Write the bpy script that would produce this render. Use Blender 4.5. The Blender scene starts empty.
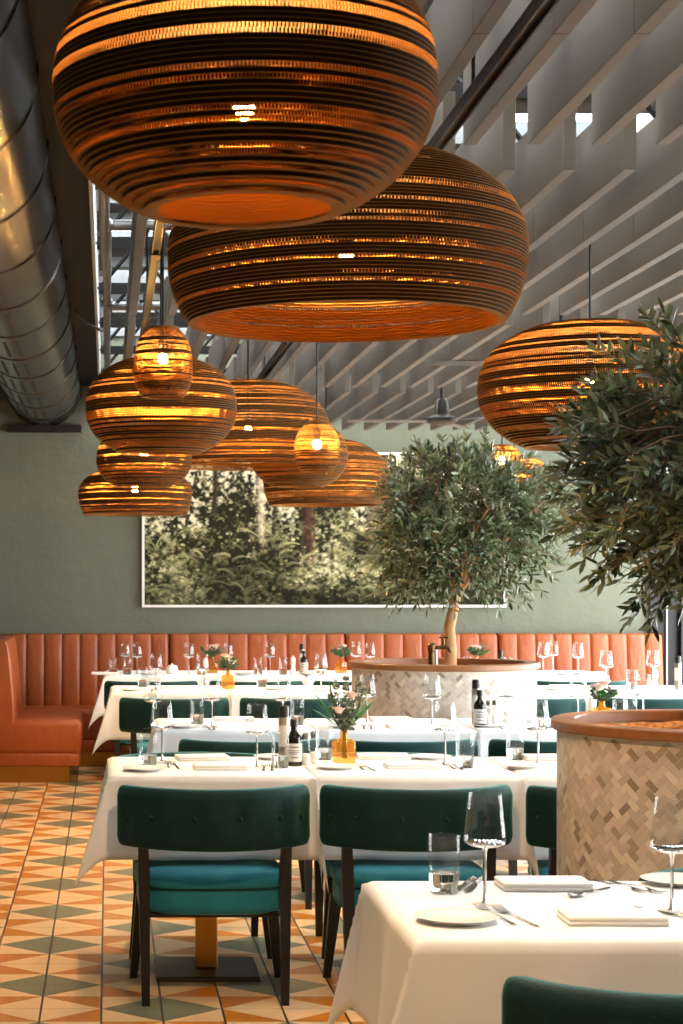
import bpy, bmesh, math, random
import numpy as np
from mathutils import Vector, Matrix

random.seed(7)
RNG = np.random.default_rng(11)
PI = math.pi
COL = bpy.context.scene.collection
F, VX, VY, CH = 1900.0, 108.0, 581.0, 1.45      # focal length (px), vanishing point, eye height


def at(px, py, z):
    """world point on the horizontal plane z that the photograph shows at (px, py)"""
    d = F * (CH - z) / (py - VY)
    return (px - VX) * d / F, d


# ------------------------------------------------------------------ materials
def lin(r, g, b):
    f = lambda c: (c / 255 / 12.92) if c / 255 <= 0.04045 else ((c / 255 + 0.055) / 1.055) ** 2.4
    return (f(r), f(g), f(b), 1.0)


MATS = {}


class NT:
    def __init__(self, name):
        self.m = bpy.data.materials.new(name)
        self.m.use_nodes = True
        self.t = self.m.node_tree
        self.t.nodes.clear()
        self.out = self.n('ShaderNodeOutputMaterial')

    def n(self, typ, **kw):
        nd = self.t.nodes.new(typ)
        for k, v in kw.items():
            setattr(nd, k, v)
        return nd

    def link(self, a, b):
        self.t.links.new(a, b)

    def val(self, sock, v):
        if hasattr(v, 'is_linked') or isinstance(v, bpy.types.NodeSocket):
            self.link(v, sock)
        else:
            sock.default_value = v

    def math(self, op, a, b=0.0, c=None):
        nd = self.n('ShaderNodeMath', operation=op)
        self.val(nd.inputs[0], a)
        if len(nd.inputs) > 1:
            self.val(nd.inputs[1], b)
        if c is not None:
            self.val(nd.inputs[2], c)
        return nd.outputs[0]

    def mix(self, fac, a, b):
        nd = self.n('ShaderNodeMix', data_type='RGBA')
        self.val(nd.inputs[0], fac)
        self.val(nd.inputs[6], a)
        self.val(nd.inputs[7], b)
        return nd.outputs[2]

    def noise(self, scale, detail=3.0, rough=0.55, vec=None, dim='3D'):
        nd = self.n('ShaderNodeTexNoise', noise_dimensions=dim)
        nd.inputs['Scale'].default_value = scale
        nd.inputs['Detail'].default_value = detail
        nd.inputs['Roughness'].default_value = rough
        if vec is not None:
            self.link(vec, nd.inputs['Vector'])
        return nd.outputs['Fac']

    def coord(self, which='Object'):
        return self.n('ShaderNodeTexCoord').outputs[which]

    def xyz(self, vec):
        nd = self.n('ShaderNodeSeparateXYZ')
        self.link(vec, nd.inputs[0])
        return nd.outputs

    def scale_vec(self, vec, s):
        nd = self.n('ShaderNodeMapping')
        self.link(vec, nd.inputs[0])
        nd.inputs['Scale'].default_value = s
        return nd.outputs[0]

    def ramp(self, fac, stops):
        nd = self.n('ShaderNodeValToRGB')
        cr = nd.color_ramp
        while len(cr.elements) > 1:
            cr.elements.remove(cr.elements[-1])
        cr.elements[0].position, cr.elements[0].color = stops[0]
        for p, c in stops[1:]:
            e = cr.elements.new(p)
            e.color = c
        self.link(fac, nd.inputs[0])
        return nd.outputs[0]

    def bsdf(self, color, rough=0.5, metal=0.0, bump=None, bump_d=0.1, **kw):
        b = self.n('ShaderNodeBsdfPrincipled')
        self.val(b.inputs['Base Color'], color)
        self.val(b.inputs['Roughness'], rough)
        self.val(b.inputs['Metallic'], metal)
        for k, v in kw.items():
            self.val(b.inputs[k.replace('_', ' ')], v)
        if bump is not None:
            bp = self.n('ShaderNodeBump')
            bp.inputs['Strength'].default_value = 1.0
            bp.inputs['Distance'].default_value = bump_d
            self.link(bump, bp.inputs['Height'])
            self.link(bp.outputs[0], b.inputs['Normal'])
        return b.outputs[0]

    def done(self, shader):
        self.link(shader, self.out.inputs['Surface'])
        return self.m


def simple(name, col, rough=0.5, metal=0.0, var=0.12, scale=6.0, bump=0.0, **kw):
    t = NT(name)
    nz = t.noise(scale, 4.0, 0.6, t.coord())
    c2 = tuple(max(0, c * (1 - var)) for c in col[:3]) + (1,)
    c1 = tuple(min(1, c * (1 + var)) for c in col[:3]) + (1,)
    return t.done(t.bsdf(t.mix(nz, c2, c1), rough, metal, nz if bump else None, bump, **kw))


def m_floor():
    t = NT('encaustic floor tiles')
    s = t.xyz(t.coord())
    W, T, XA, YG = 0.2045, 0.378, -0.227, 6.819
    u = t.math('DIVIDE', t.math('SUBTRACT', s[0], XA), W)
    u1 = t.math('ADD', u, 1.0)
    p = t.math('FLOOR', t.math('DIVIDE', u1, 2.0))
    um = t.math('SUBTRACT', u1, t.math('MULTIPLY', p, 2.0))
    uu = t.math('ABSOLUTE', t.math('SUBTRACT', um, 1.0))
    v = t.math('ADD', t.math('ADD', t.math('DIVIDE', t.math('SUBTRACT', s[1], YG), T), 40.5), p)
    vi = t.math('FLOOR', v)
    vf = t.math('SUBTRACT', v, vi)
    vv = t.math('MULTIPLY', t.math('ABSOLUTE', t.math('SUBTRACT', vf, 0.5)), 2.0)
    inside = t.math('LESS_THAN', t.math('ADD', uu, vv), 1.0)
    par = t.math('MODULO', t.math('ADD', vi, 400.0), 2.0)
    par = t.math('GREATER_THAN', par, 0.5)
    cream, orange, green = lin(238, 197, 146), lin(204, 122, 20), lin(124, 124, 98)
    nz = t.noise(9.0, 4.0, 0.6, t.coord())
    a = t.mix(inside, cream, green)
    b = t.mix(inside, orange, cream)
    c = t.mix(par, a, b)
    c = t.mix(t.math('MULTIPLY', nz, 0.07), c, lin(150, 115, 75))
    fu = t.math('FRACT', u)
    gu = t.math('LESS_THAN', t.math('MINIMUM', fu, t.math('SUBTRACT', 1.0, fu)), 0.018)
    gv = t.math('LESS_THAN', t.math('ABSOLUTE', t.math('SUBTRACT', vf, 0.5)), 0.006)
    gv2 = t.math('LESS_THAN', t.math('MINIMUM', vf, t.math('SUBTRACT', 1.0, vf)), 0.005)
    c = t.mix(t.math('MULTIPLY', t.math('MAXIMUM', gv, gv2), 0.6), c, lin(120, 90, 60))
    c = t.mix(gu, c, lin(60, 48, 38))
    rough = t.math('ADD', t.math('MULTIPLY', nz, 0.10), 0.27)
    return t.done(t.bsdf(c, rough, Specular_IOR_Level=0.5))


def m_wall():
    t = NT('sage green plaster')
    co = t.coord()
    n1 = t.noise(1.2, 5.0, 0.6, co)
    n2 = t.noise(7.0, 4.0, 0.6, co)
    c = t.mix(n1, lin(90, 94, 79), lin(106, 110, 94))
    return t.done(t.bsdf(c, 0.75, bump=n2, bump_d=0.01))


def m_cardboard(layer, z0, seed, openness=0.0):
    """stacked corrugated cardboard: each layer's flute holes let the bulb's light through"""
    t = NT('corrugated cardboard core %d' % seed)
    co = t.coord()
    s = t.xyz(co)
    li = t.math('FLOOR', t.math('DIVIDE', t.math('SUBTRACT', s[2], z0), layer))
    ang = t.math('ARCTAN2', s[1], s[0])
    r = t.math('SQRT', t.math('ADD', t.math('MULTIPLY', s[0], s[0]), t.math('MULTIPLY', s[1], s[1])))
    # per layer random
    wn = t.n('ShaderNodeTexWhiteNoise', noise_dimensions='1D')
    t.link(t.math('ADD', li, seed * 17.3), wn.inputs['W'])
    # streaks along a layer
    cmb = t.n('ShaderNodeCombineXYZ')
    t.val(cmb.inputs[0], t.math('MULTIPLY', t.math('COSINE', ang), 1.1))
    t.val(cmb.inputs[1], t.math('MULTIPLY', t.math('SINE', ang), 1.1))
    t.val(cmb.inputs[2], t.math('MULTIPLY', li, 0.37 + seed * 0.01))
    streak = t.noise(1.6, 2.0, 0.6, cmb.outputs[0])
    band = t.noise(0.33, 1.0, 0.5, None, '1D')
    bn = [n for n in t.t.nodes if n.type == 'TEX_NOISE'][-1]
    t.link(t.math('ADD', li, seed * 41.7), bn.inputs['W'])
    lv = t.math('ADD', t.math('MULTIPLY', wn.outputs['Value'], 0.9), t.math('MULTIPLY', t.math('SUBTRACT', band, 0.5), 1.3))
    open_f = t.math('ADD', t.math('MULTIPLY', t.math('SUBTRACT', lv, 0.485 - openness), 3.2), t.math('MULTIPLY', t.math('SUBTRACT', streak, 0.5), 2.2))
    open_f = t.math('MINIMUM', t.math('MAXIMUM', open_f, 0.0), 0.70)
    n_fl = 330.0
    fl = t.math('FRACT', t.math('ADD', t.math('MULTIPLY', ang, n_fl / (2 * PI)), t.math('MULTIPLY', wn.outputs['Value'], 3.0)))
    hole = t.math('LESS_THAN', t.math('ABSOLUTE', t.math('SUBTRACT', fl, 0.5)), t.math('MULTIPLY', open_f, 0.5))
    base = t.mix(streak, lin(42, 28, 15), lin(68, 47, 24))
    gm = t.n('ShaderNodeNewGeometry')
    base = t.mix(gm.outputs['Backfacing'], base, lin(196, 146, 78))  # inner side paler to paint in lamp glow, outer side darkened as shade
    d = t.bsdf(base, 0.9, Specular_IOR_Level=0.08)
    tr = t.n('ShaderNodeBsdfTransparent')
    tr.inputs[0].default_value = (1.0, 0.83, 0.6, 1)
    mx = t.n('ShaderNodeMixShader')
    t.link(hole, mx.inputs[0])
    t.link(d, mx.inputs[1])
    t.link(tr.outputs[0], mx.inputs[2])
    return t.done(mx.outputs[0])


def m_thin_glass(name='clear glass', tint=(0.965, 0.97, 0.97, 1), edge=0.62, ior=1.45):
    t = NT(name)
    tr = t.n('ShaderNodeBsdfTransparent')
    tr.inputs[0].default_value = tint
    gl = t.n('ShaderNodeBsdfGlossy')
    gl.inputs['Color'].default_value = (1, 1, 1, 1)
    gl.inputs['Roughness'].default_value = 0.03
    lw = t.n('ShaderNodeLayerWeight')
    lw.inputs['Blend'].default_value = 0.25
    fac = t.math('ADD', t.math('MULTIPLY', t.math('POWER', lw.outputs['Facing'], 3.0), edge), 0.03)
    mx = t.n('ShaderNodeMixShader')
    t.link(fac, mx.inputs[0])
    t.link(tr.outputs[0], mx.inputs[1])
    t.link(gl.outputs[0], mx.inputs[2])
    return t.done(mx.outputs[0])


def m_amber():
    t = NT('amber glass')
    tr = t.n('ShaderNodeBsdfTransparent')
    tr.inputs[0].default_value = (0.97, 0.74, 0.34, 1)
    tl = t.n('ShaderNodeBsdfTranslucent')
    tl.inputs[0].default_value = (0.9, 0.45, 0.07, 1)
    gl = t.n('ShaderNodeBsdfGlossy')
    gl.inputs['Roughness'].default_value = 0.05
    m1 = t.n('ShaderNodeMixShader')
    m1.inputs[0].default_value = 0.28
    m2 = t.n('ShaderNodeMixShader')
    m2.inputs[0].default_value = 0.06
    t.link(tr.outputs[0], m1.inputs[1])
    t.link(tl.outputs[0], m1.inputs[2])
    t.link(m1.outputs[0], m2.inputs[1])
    t.link(gl.outputs[0], m2.inputs[2])
    return t.done(m2.outputs[0])


def m_solid_glass():
    t = NT('thick solid glass')
    g = t.n('ShaderNodeBsdfGlass')
    g.inputs['Color'].default_value = (0.98, 0.99, 0.99, 1)
    g.inputs['Roughness'].default_value = 0.02
    g.inputs['IOR'].default_value = 1.48
    return t.done(g.outputs[0])


def m_emit(name, col, strength):
    t = NT(name)
    e = t.n('ShaderNodeEmission')
    e.inputs[0].default_value = col
    e.inputs[1].default_value = strength
    return t.done(e.outputs[0])


def m_leaf(name, dark, light, under):
    t = NT(name)
    g = t.n('ShaderNodeNewGeometry')
    c = t.mix(g.outputs['Random Per Island'], dark, light)
    c = t.mix(g.outputs['Backfacing'], c, under)
    b = t.bsdf(c, 0.38, Specular_IOR_Level=0.5)
    tl = t.n('ShaderNodeBsdfTranslucent')
    t.val(tl.inputs[0], c)
    mx = t.n('ShaderNodeMixShader')
    mx.inputs[0].default_value = 0.18
    t.link(b, mx.inputs[1])
    t.link(tl.outputs[0], mx.inputs[2])
    return t.done(mx.outputs[0])


def m_attr(name, attr, rough, spec=0.5, gain=1.0):
    t = NT(name)
    a = t.n('ShaderNodeVertexColor')
    a.layer_name = attr
    return t.done(t.bsdf(a.outputs['Color'], rough, Specular_IOR_Level=spec))


def m_velvet(name, col, sheen):
    t = NT(name)
    co = t.coord()
    n1 = t.noise(3.2, 3.0, 0.6, t.scale_vec(co, (4.0, 1.5, 0.8)))
    n2 = t.noise(90.0, 2.0, 0.5, co)
    c = t.mix(n1, tuple(x * 0.72 for x in col[:3]) + (1,), tuple(x * 1.25 for x in col[:3]) + (1,))
    return t.done(t.bsdf(c, 0.72, bump=n2, bump_d=0.0015, Sheen_Weight=0.55, Sheen_Roughness=0.35, Sheen_Tint=sheen, Specular_IOR_Level=0.2))


def m_wood(name, a, b, rough=0.45, sc=(1, 1, 12)):
    t = NT(name)
    v = t.scale_vec(t.coord(), sc)
    n1 = t.noise(4.0, 5.0, 0.65, v)
    return t.done(t.bsdf(t.mix(n1, a, b), rough))


def m_leather():
    t = NT('tan leather')
    co = t.coord()
    n1 = t.noise(2.6, 4.0, 0.6, co)
    n2 = t.noise(140.0, 2.0, 0.5, co)
    wr = t.noise(9.0, 3.0, 0.6, t.scale_vec(co, (1.0, 1.0, 0.45)))
    c = t.mix(n1, lin(136, 63, 25), lin(160, 80, 36))
    h = t.math('ADD', t.math('MULTIPLY', n2, 0.12), wr)
    return t.done(t.bsdf(c, 0.42, bump=h, bump_d=0.012, Specular_IOR_Level=0.45))


def m_bark():
    t = NT('bark mulch')
    n1 = t.noise(45.0, 4.0, 0.7, t.coord())
    c = t.ramp(n1, [(0.3, lin(110, 62, 26)), (0.5, lin(200, 128, 62)), (0.7, lin(232, 172, 104))])
    return t.done(t.bsdf(c, 0.9, bump=n1, bump_d=0.03))


def m_cloth():
    t = NT('white table linen')
    co = t.coord()
    n1 = t.noise(3.0, 3.0, 0.5, co)
    n2 = t.noise(420.0, 1.0, 0.5, co)
    c = t.mix(n1, lin(226, 226, 228), lin(236, 237, 239))
    h = t.math('ADD', n1, t.math('MULTIPLY', n2, 0.02))
    return t.done(t.bsdf(c, 0.85, bump=h, bump_d=0.008, Specular_IOR_Level=0.2))


def m_baffle():
    t = NT('grey felt concrete baffle')
    co = t.coord()
    n1 = t.noise(2.0, 5.0, 0.65, t.scale_vec(co, (1.0, 1.0, 0.5)))
    c = t.mix(n1, lin(86, 78, 69), lin(105, 96, 85))
    return t.done(t.bsdf(c, 0.8))


M = dict(
    floor=m_floor(), wall=m_wall(), cloth=m_cloth(), leather=m_leather(), bark=m_bark(), baffle=m_baffle(),
    napkin=simple('white napkin linen', lin(240, 237, 233), 0.85, var=0.02, scale=12),
    brass=simple('brushed brass', lin(176, 128, 58), 0.34, 1.0, 0.1, 20),
    aged_brass=simple('aged brass tap', lin(92, 68, 42), 0.42, 1.0, 0.3, 30),
    bronze=simple('dark bronze plate', lin(92, 78, 62), 0.4, 0.8, 0.15, 5),
    dark_wood=m_wood('dark stained wood', lin(9, 6, 6), lin(17, 11, 9), 0.42),
    rim_wood=m_wood('oiled oak rim', lin(112, 66, 32), lin(146, 94, 50), 0.4, (6, 6, 1)),
    top_wood=m_wood('table board', lin(90, 62, 40), lin(120, 86, 56)),
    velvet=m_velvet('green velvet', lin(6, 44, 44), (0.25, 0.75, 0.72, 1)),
    velvet_seat_lit=m_velvet('seat velvet with painted light', lin(34, 124, 150), (0.5, 0.9, 0.95, 1)),  # same velvet made brighter to paint in the skylight the seat catches
    china=simple('white china', lin(240, 236, 230), 0.18, 0, 0.01, 4),
    steel=simple('polished cutlery steel', lin(190, 186, 180), 0.18, 1.0, 0.05, 9),
    duct=simple('galvanised duct steel', lin(76, 72, 69), 0.27, 1.0, 0.15, 3),
    pipe=simple('galvanised pipe', lin(150, 152, 154), 0.4, 0.9, 0.15, 12),
    white_steel=simple('pale painted steel', lin(196, 196, 194), 0.5, 0, 0.06, 3),
    black=simple('black painted soffit', lin(12, 11, 11), 0.75, 0, 0.2, 2),
    black_metal=simple('black metal', lin(26, 24, 24), 0.45, 0.4, 0.2, 6),
    rail=simple('bronzed track rail', lin(38, 30, 26), 0.5, 0.3, 0.2, 6),
    deck=simple('grey roof deck', lin(92, 94, 96), 0.8, 0, 0.15, 2),
    plaster=simple('pale plaster', lin(150, 142, 130), 0.8, 0, 0.06, 2),
    grout=simple('pale mosaic grout', lin(206, 194, 176), 0.8, 0, 0.06, 20),
    liner=simple('cardboard liner', lin(140, 100, 52), 0.9, 0, 0.2, 25, Specular_IOR_Level=0.08),
    glass=m_thin_glass(), pane=m_thin_glass('window glass', (0.97, 0.985, 0.98, 1), 0.4),
    amber=m_amber(),
    water_glass=m_solid_glass(),
    bottle=simple('dark bottle glass', lin(26, 22, 18), 0.1, 0, 0.1, 5),
    label=simple('pale paper label', lin(205, 200, 195), 0.7, 0, 0.06, 30),
    ink=simple('printed dark ink', lin(70, 66, 66), 0.7, 0, 0.1, 30),
    cap=simple('black bottle cap', lin(16, 15, 15), 0.4, 0, 0.1, 5),
    tin=simple('brushed tin', lin(168, 158, 146), 0.3, 0.9, 0.08, 14),
    bulb=m_emit('warm bulb', (1.0, 0.59, 0.23, 1), 8600.0),
    bulb_small=m_emit('warm small bulb', (1.0, 0.62, 0.27, 1), 1900.0),
    cable=simple('black cable', lin(18, 17, 16), 0.5, 0, 0.1, 5),
    trunk=m_wood('olive bark', lin(146, 98, 58), lin(208, 162, 114), 0.85, (9, 9, 3)),
    twig=m_wood('olive twig', lin(84, 66, 46), lin(120, 100, 74), 0.85),
    leaf=m_leaf('olive leaf', lin(22, 38, 16), lin(80, 98, 54), lin(118, 130, 102)),
    euca=m_leaf('eucalyptus leaf', lin(52, 62, 50), lin(92, 104, 82), lin(110, 120, 100)),
    fern=m_leaf('palm leaf', lin(28, 78, 34), lin(66, 124, 56), lin(70, 120, 60)),
    rose=simple('blush rose petals', lin(236, 202, 184), 0.7, 0, 0.08, 40),
    white_frame=simple('white picture frame', lin(225, 222, 214), 0.5, 0, 0.02, 4),
    fan=simple('brushed fan steel', lin(66, 64, 62), 0.35, 0.7, 0.1, 8),
    mosaic=m_attr('marble herringbone tile', 'tone', 0.35),
    canvas=m_attr('forest photograph print', 'tone', 0.85, 0.08),
    stem=simple('green flower stem', lin(58, 74, 44), 0.7, 0, 0.15, 12),
    linen_end=simple('pepper grounds', lin(60, 48, 40), 0.9, 0, 0.4, 90),
    salt=simple('salt crystals', lin(230, 228, 224), 0.9, 0, 0.1, 90),
)


# ------------------------------------------------------------------ mesh helpers
class MB:
    """collects geometry for ONE mesh object"""

    def __init__(self):
        self.v, self.f, self.tone = [], [], None

    def add(self, verts, faces):
        o = len(self.v)
        self.v.extend([tuple(map(float, p)) for p in verts])
        self.f.extend([tuple(i + o for i in f) for f in faces])
        return self

    def box(self, x0, x1, y0, y1, z0, z1, bev=0.0, seg=2):
        if bev <= 0:
            vs = [(x, y, z) for z in (z0, z1) for y in (y0, y1) for x in (x0, x1)]
            return self.add(vs, [(0, 2, 3, 1), (4, 5, 7, 6), (0, 1, 5, 4), (2, 6, 7, 3), (0, 4, 6, 2), (1, 3, 7, 5)])
        bm = bmesh.new()
        bmesh.ops.create_cube(bm, size=1.0)
        for v in bm.verts:
            v.co = Vector(((x0 + x1) / 2 + v.co.x * (x1 - x0), (y0 + y1) / 2 + v.co.y * (y1 - y0), (z0 + z1) / 2 + v.co.z * (z1 - z0)))
        bmesh.ops.bevel(bm, geom=bm.edges[:], offset=bev, segments=seg, profile=0.5, affect='EDGES')
        return self.bm(bm)

    def bm(self, bm, mat=None):
        bm.verts.index_update()
        vs = [(mat @ v.co if mat else v.co) for v in bm.verts]
        fs = [tuple(v.index for v in f.verts) for f in bm.faces]
        bm.free()
        return self.add(vs, fs)

    def lathe(self, prof, seg=24, cx=0.0, cy=0.0, cap=True):
        n = len(prof)
        vs, fs = [], []
        for r, z in prof:
            for k in range(seg):
                a = 2 * PI * k / seg
                vs.append((cx + r * math.cos(a), cy + r * math.sin(a), z))
        for i in range(n - 1):
            for k in range(seg):
                k2 = (k + 1) % seg
                fs.append((i * seg + k, i * seg + k2, (i + 1) * seg + k2, (i + 1) * seg + k))
        if cap:
            if prof[0][0] > 1e-6:
                fs.append(tuple(reversed(range(seg))))
            if prof[-1][0] > 1e-6:
                fs.append(tuple((n - 1) * seg + k for k in range(seg)))
        return self.add(vs, fs)

    def tube(self, pts, rad, seg=8, cap=True):
        pts = [Vector(p) for p in pts]
        n = len(pts)
        rads = rad if isinstance(rad, (list, tuple)) else [rad] * n
        vs, fs = [], []
        up = Vector((0, 0, 1))
        d0 = (pts[1] - pts[0]).normalized()
        if abs(d0.dot(up)) > 0.95:
            up = Vector((1, 0, 0))
        for i, p in enumerate(pts):
            d = (pts[min(i + 1, n - 1)] - pts[max(i - 1, 0)]).normalized()
            a = d.cross(up)
            if a.length < 1e-5:
                a = d.orthogonal()
            a.normalize()
            b = d.cross(a).normalized()
            up = a.cross(d).normalized()
            for k in range(seg):
                t = 2 * PI * k / seg
                vs.append(p + (a * math.cos(t) + b * math.sin(t)) * rads[i])
        for i in range(n - 1):
            for k in range(seg):
                k2 = (k + 1) % seg
                fs.append((i * seg + k, (i + 1) * seg + k, (i + 1) * seg + k2, i * seg + k2))
        if cap:
            fs.append(tuple(range(seg)))
            fs.append(tuple((n - 1) * seg + k for k in reversed(range(seg))))
        return self.add(vs, fs)

    def taper(self, p0, p1, a0, b0, a1, b1):
        """square post from p0 to p1; half sizes a (x) and b (y) at both ends"""
        vs = []
        for (p, a, b) in ((p0, a0, b0), (p1, a1, b1)):
            vs += [(p[0] - a, p[1] - b, p[2]), (p[0] + a, p[1] - b, p[2]), (p[0] + a, p[1] + b, p[2]), (p[0] - a, p[1] + b, p[2])]
        return self.add(vs, [(3, 2, 1, 0), (4, 5, 6, 7), (0, 1, 5, 4), (1, 2, 6, 5), (2, 3, 7, 6), (3, 0, 4, 7)])

    def ball(self, c, r, seg=12, sz=1.0):
        bm = bmesh.new()
        bmesh.ops.create_uvsphere(bm, u_segments=seg, v_segments=max(6, seg // 2 + 2), radius=r)
        return self.bm(bm, Matrix.Translation(c) @ Matrix.Diagonal((1, 1, sz, 1)))

    def grid(self, P):
        """P: array (n, m, 3)"""
        n, m = len(P), len(P[0])
        vs = [tuple(P[i][j]) for i in range(n) for j in range(m)]
        fs = [(i * m + j, i * m + j + 1, (i + 1) * m + j + 1, (i + 1) * m + j) for i in range(n - 1) for j in range(m - 1)]
        return self.add(vs, fs)

    def build(self, name, mat, parent=None, smooth=True, sharp=35, loc=None, rotz=0.0):
        me = bpy.data.meshes.new(name)
        me.from_pydata(self.v, [], self.f)
        me.update()
        if self.tone is not None:
            ca = me.color_attributes.new('tone', 'FLOAT_COLOR', 'CORNER')
            arr = np.repeat(np.array([list(c) for c in self.tone], dtype=np.float32), [len(f) for f in self.f], axis=0)
            ca.data.foreach_set('color', arr.ravel())
        if smooth:
            me.shade_smooth()
            me.set_sharp_from_angle(angle=math.radians(sharp))
        me.materials.append(M[mat] if isinstance(mat, str) else mat)
        o = bpy.data.objects.new(name, me)
        COL.objects.link(o)
        if parent is not None:
            o.parent = parent
        if loc is not None:
            o.location = loc
        o.rotation_euler = (0, 0, rotz)
        return o


def tag(o, label, cat, group=None):
    o['label'] = label
    o['category'] = cat
    if group:
        o['group'] = group
    return o


def thing(name, label, cat, loc=(0, 0, 0), rotz=0.0, group=None):
    o = bpy.data.objects.new(name, None)
    COL.objects.link(o)
    o.empty_display_size = 0.1
    o.location = loc
    o.rotation_euler = (0, 0, rotz)
    return tag(o, label, cat, group)


KIDS = {}


def dup(root, loc, rotz, label, group=None):
    def cp(o, parent):
        c = o.copy()
        COL.objects.link(c)
        if parent is not None:
            c.parent = parent
        for ch in list(o.children):
            cp(ch, c)
        return c
    r = cp(root, None)
    r.location = loc
    r.rotation_euler = (0, 0, rotz)
    r['label'] = label
    if group:
        r['group'] = group
    return r


def struct(o):
    o['kind'] = 'structure'
    return o


ORD = ['first', 'second', 'third', 'fourth', 'fifth', 'sixth', 'seventh', 'eighth', 'ninth', 'tenth', 'eleventh', 'twelfth', 'thirteenth', 'fourteenth']

# ------------------------------------------------------------------ room shell
XL, XR, YB, YF, ZR = -0.88, 4.85, 15.40, -2.2, 3.45
struct(MB().box(XL - 0.2, XR + 0.2, YF - 0.2, YB + 0.2, -0.1, 0.0).build('floor', 'floor', smooth=False))
struct(MB().box(XL - 0.2, 4.39, YB, YB + 0.2, 0, ZR).build('wall_back', 'wall', smooth=False))
struct(MB().box(XL - 0.2, XL, YF, YB, 0, ZR).build('wall_left', 'wall', smooth=False))
struct(MB().box(XL - 0.2, XR + 0.2, YF - 0.2, YF, 0, ZR).build('wall_front', 'plaster', smooth=False))
# dark metal door set in the corner beside the back wall
d = struct(MB().box(4.39, XR + 0.2, YB + 0.02, YB + 0.2, 0, ZR).build('door_1', 'black_metal', smooth=False))
fr = MB()
for x in (4.41, 4.66, 4.80):
    fr.box(x - 0.025, x + 0.025, YB - 0.04, YB + 0.03, 0, ZR)
struct(fr.build('door_frame', 'black_metal', d, smooth=False))
struct(MB().box(4.525, 4.535, YB - 0.005, YB + 0.019, 0.0, 2.6).build('door_edge', 'white_steel', d, smooth=False))
# glazed right-hand side: sill wall, mullions and panes
struct(MB().box(XR, XR + 0.2, YF, YB, 0, 0.35).build('wall_right', 'plaster', smooth=False))
struct(MB().box(XR, XR + 0.2, YF, YB, 3.0, ZR).build('trim_1', 'black_metal', smooth=False))
YW = 4.6
struct(MB().box(XR, XR + 0.2, YF, YW, 0.35, 3.0).build('wall_right_light_block', 'plaster', smooth=False))  # solid out-of-view stretch added to keep window light off the near end
ny = 6
for i in range(ny):
    y0 = YW + (YB - YW) * i / ny
    y1 = YW + (YB - YW) * (i + 1) / ny
    w = struct(MB().box(XR + 0.09, XR + 0.10, y0 + 0.06, y1 - 0.06, 0.41, 2.94).build('window_%d' % (i + 1), 'pane', smooth=False))
    wf = MB()
    wf.box(XR + 0.02, XR + 0.16, y0, y0 + 0.06, 0.35, 3.0).box(XR + 0.02, XR + 0.16, y1 - 0.06, y1, 0.35, 3.0)
    wf.box(XR + 0.02, XR + 0.16, y0 + 0.06, y1 - 0.06, 0.35, 0.41).box(XR + 0.02, XR + 0.16, y0 + 0.06, y1 - 0.06, 2.94, 3.0)
    struct(wf.build('window_frame', 'black_metal', w, smooth=False))
# roof: dark soffit on the left, glazed roof with deck strips on the right
struct(MB().box(XL - 0.2, -0.07, YF, YB, 3.03, 3.2).build('ceiling', 'black', smooth=False))
struct(MB().box(-0.075, -0.06, YF, YB, 2.98, ZR).build('trim_2', 'white_steel', smooth=False))
DECK = [(YF, 2.5)]  # unseen front roof closed over to darken the near end of the room
y = 3.2
while y < YB:
    DECK.append((y, min(y + 0.80, YB)))
    y += 1.35
dk = MB()
for a, b in DECK:
    dk.box(-0.07, XR + 0.2, a, b, ZR - 0.02, ZR + 0.08)
struct(dk.build('ceiling_deck', 'deck', smooth=False))
for i, (a, b) in enumerate(DECK):
    e = min(DECK[i + 1][0] if i + 1 < len(DECK) else YB, YB)
    if e - b > 0.05:
        w = struct(MB().box(-0.07, XR + 0.2, b, e, ZR + 0.02, ZR + 0.03).build('window_%d' % (ny + 1 + i), 'pane', smooth=False))
        wf = MB()
        for j in range(5):
            x = -0.05 + j * 1.2
            wf.box(x - 0.025, x + 0.025, b, e, ZR - 0.06, ZR + 0.02)
        struct(wf.build('window_frame', 'white_steel', w, smooth=False))

# roof trusses
def truss(y, n):
    t = thing('roof_truss', 'dark steel lattice truss above the hanging baffles', 'truss', (0, y, 0), 0, 'roof trusses above the baffles')
    MB().box(-0.05, XR, -0.03, 0.03, 3.34, 3.40).build('top_chord', 'deck', t, smooth=False)
    MB().box(-0.05, XR, -0.03, 0.03, 2.98, 3.03).build('bottom_chord', 'black_metal', t, smooth=False)
    web = MB()
    x, up = -0.05, 0
    while x < XR - 0.3:
        web.tube([(x, 0, 3.0 if not up else 3.36), (x + 0.3, 0, 3.36 if not up else 3.0)], 0.012, 6)
        x += 0.3
        up = 1 - up
    web.build('lattice_web', 'black_metal', t)


y = 2.0
n = 0
while y < YB - 0.3:
    truss(y, n)
    y += 1.35
    n += 1

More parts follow.
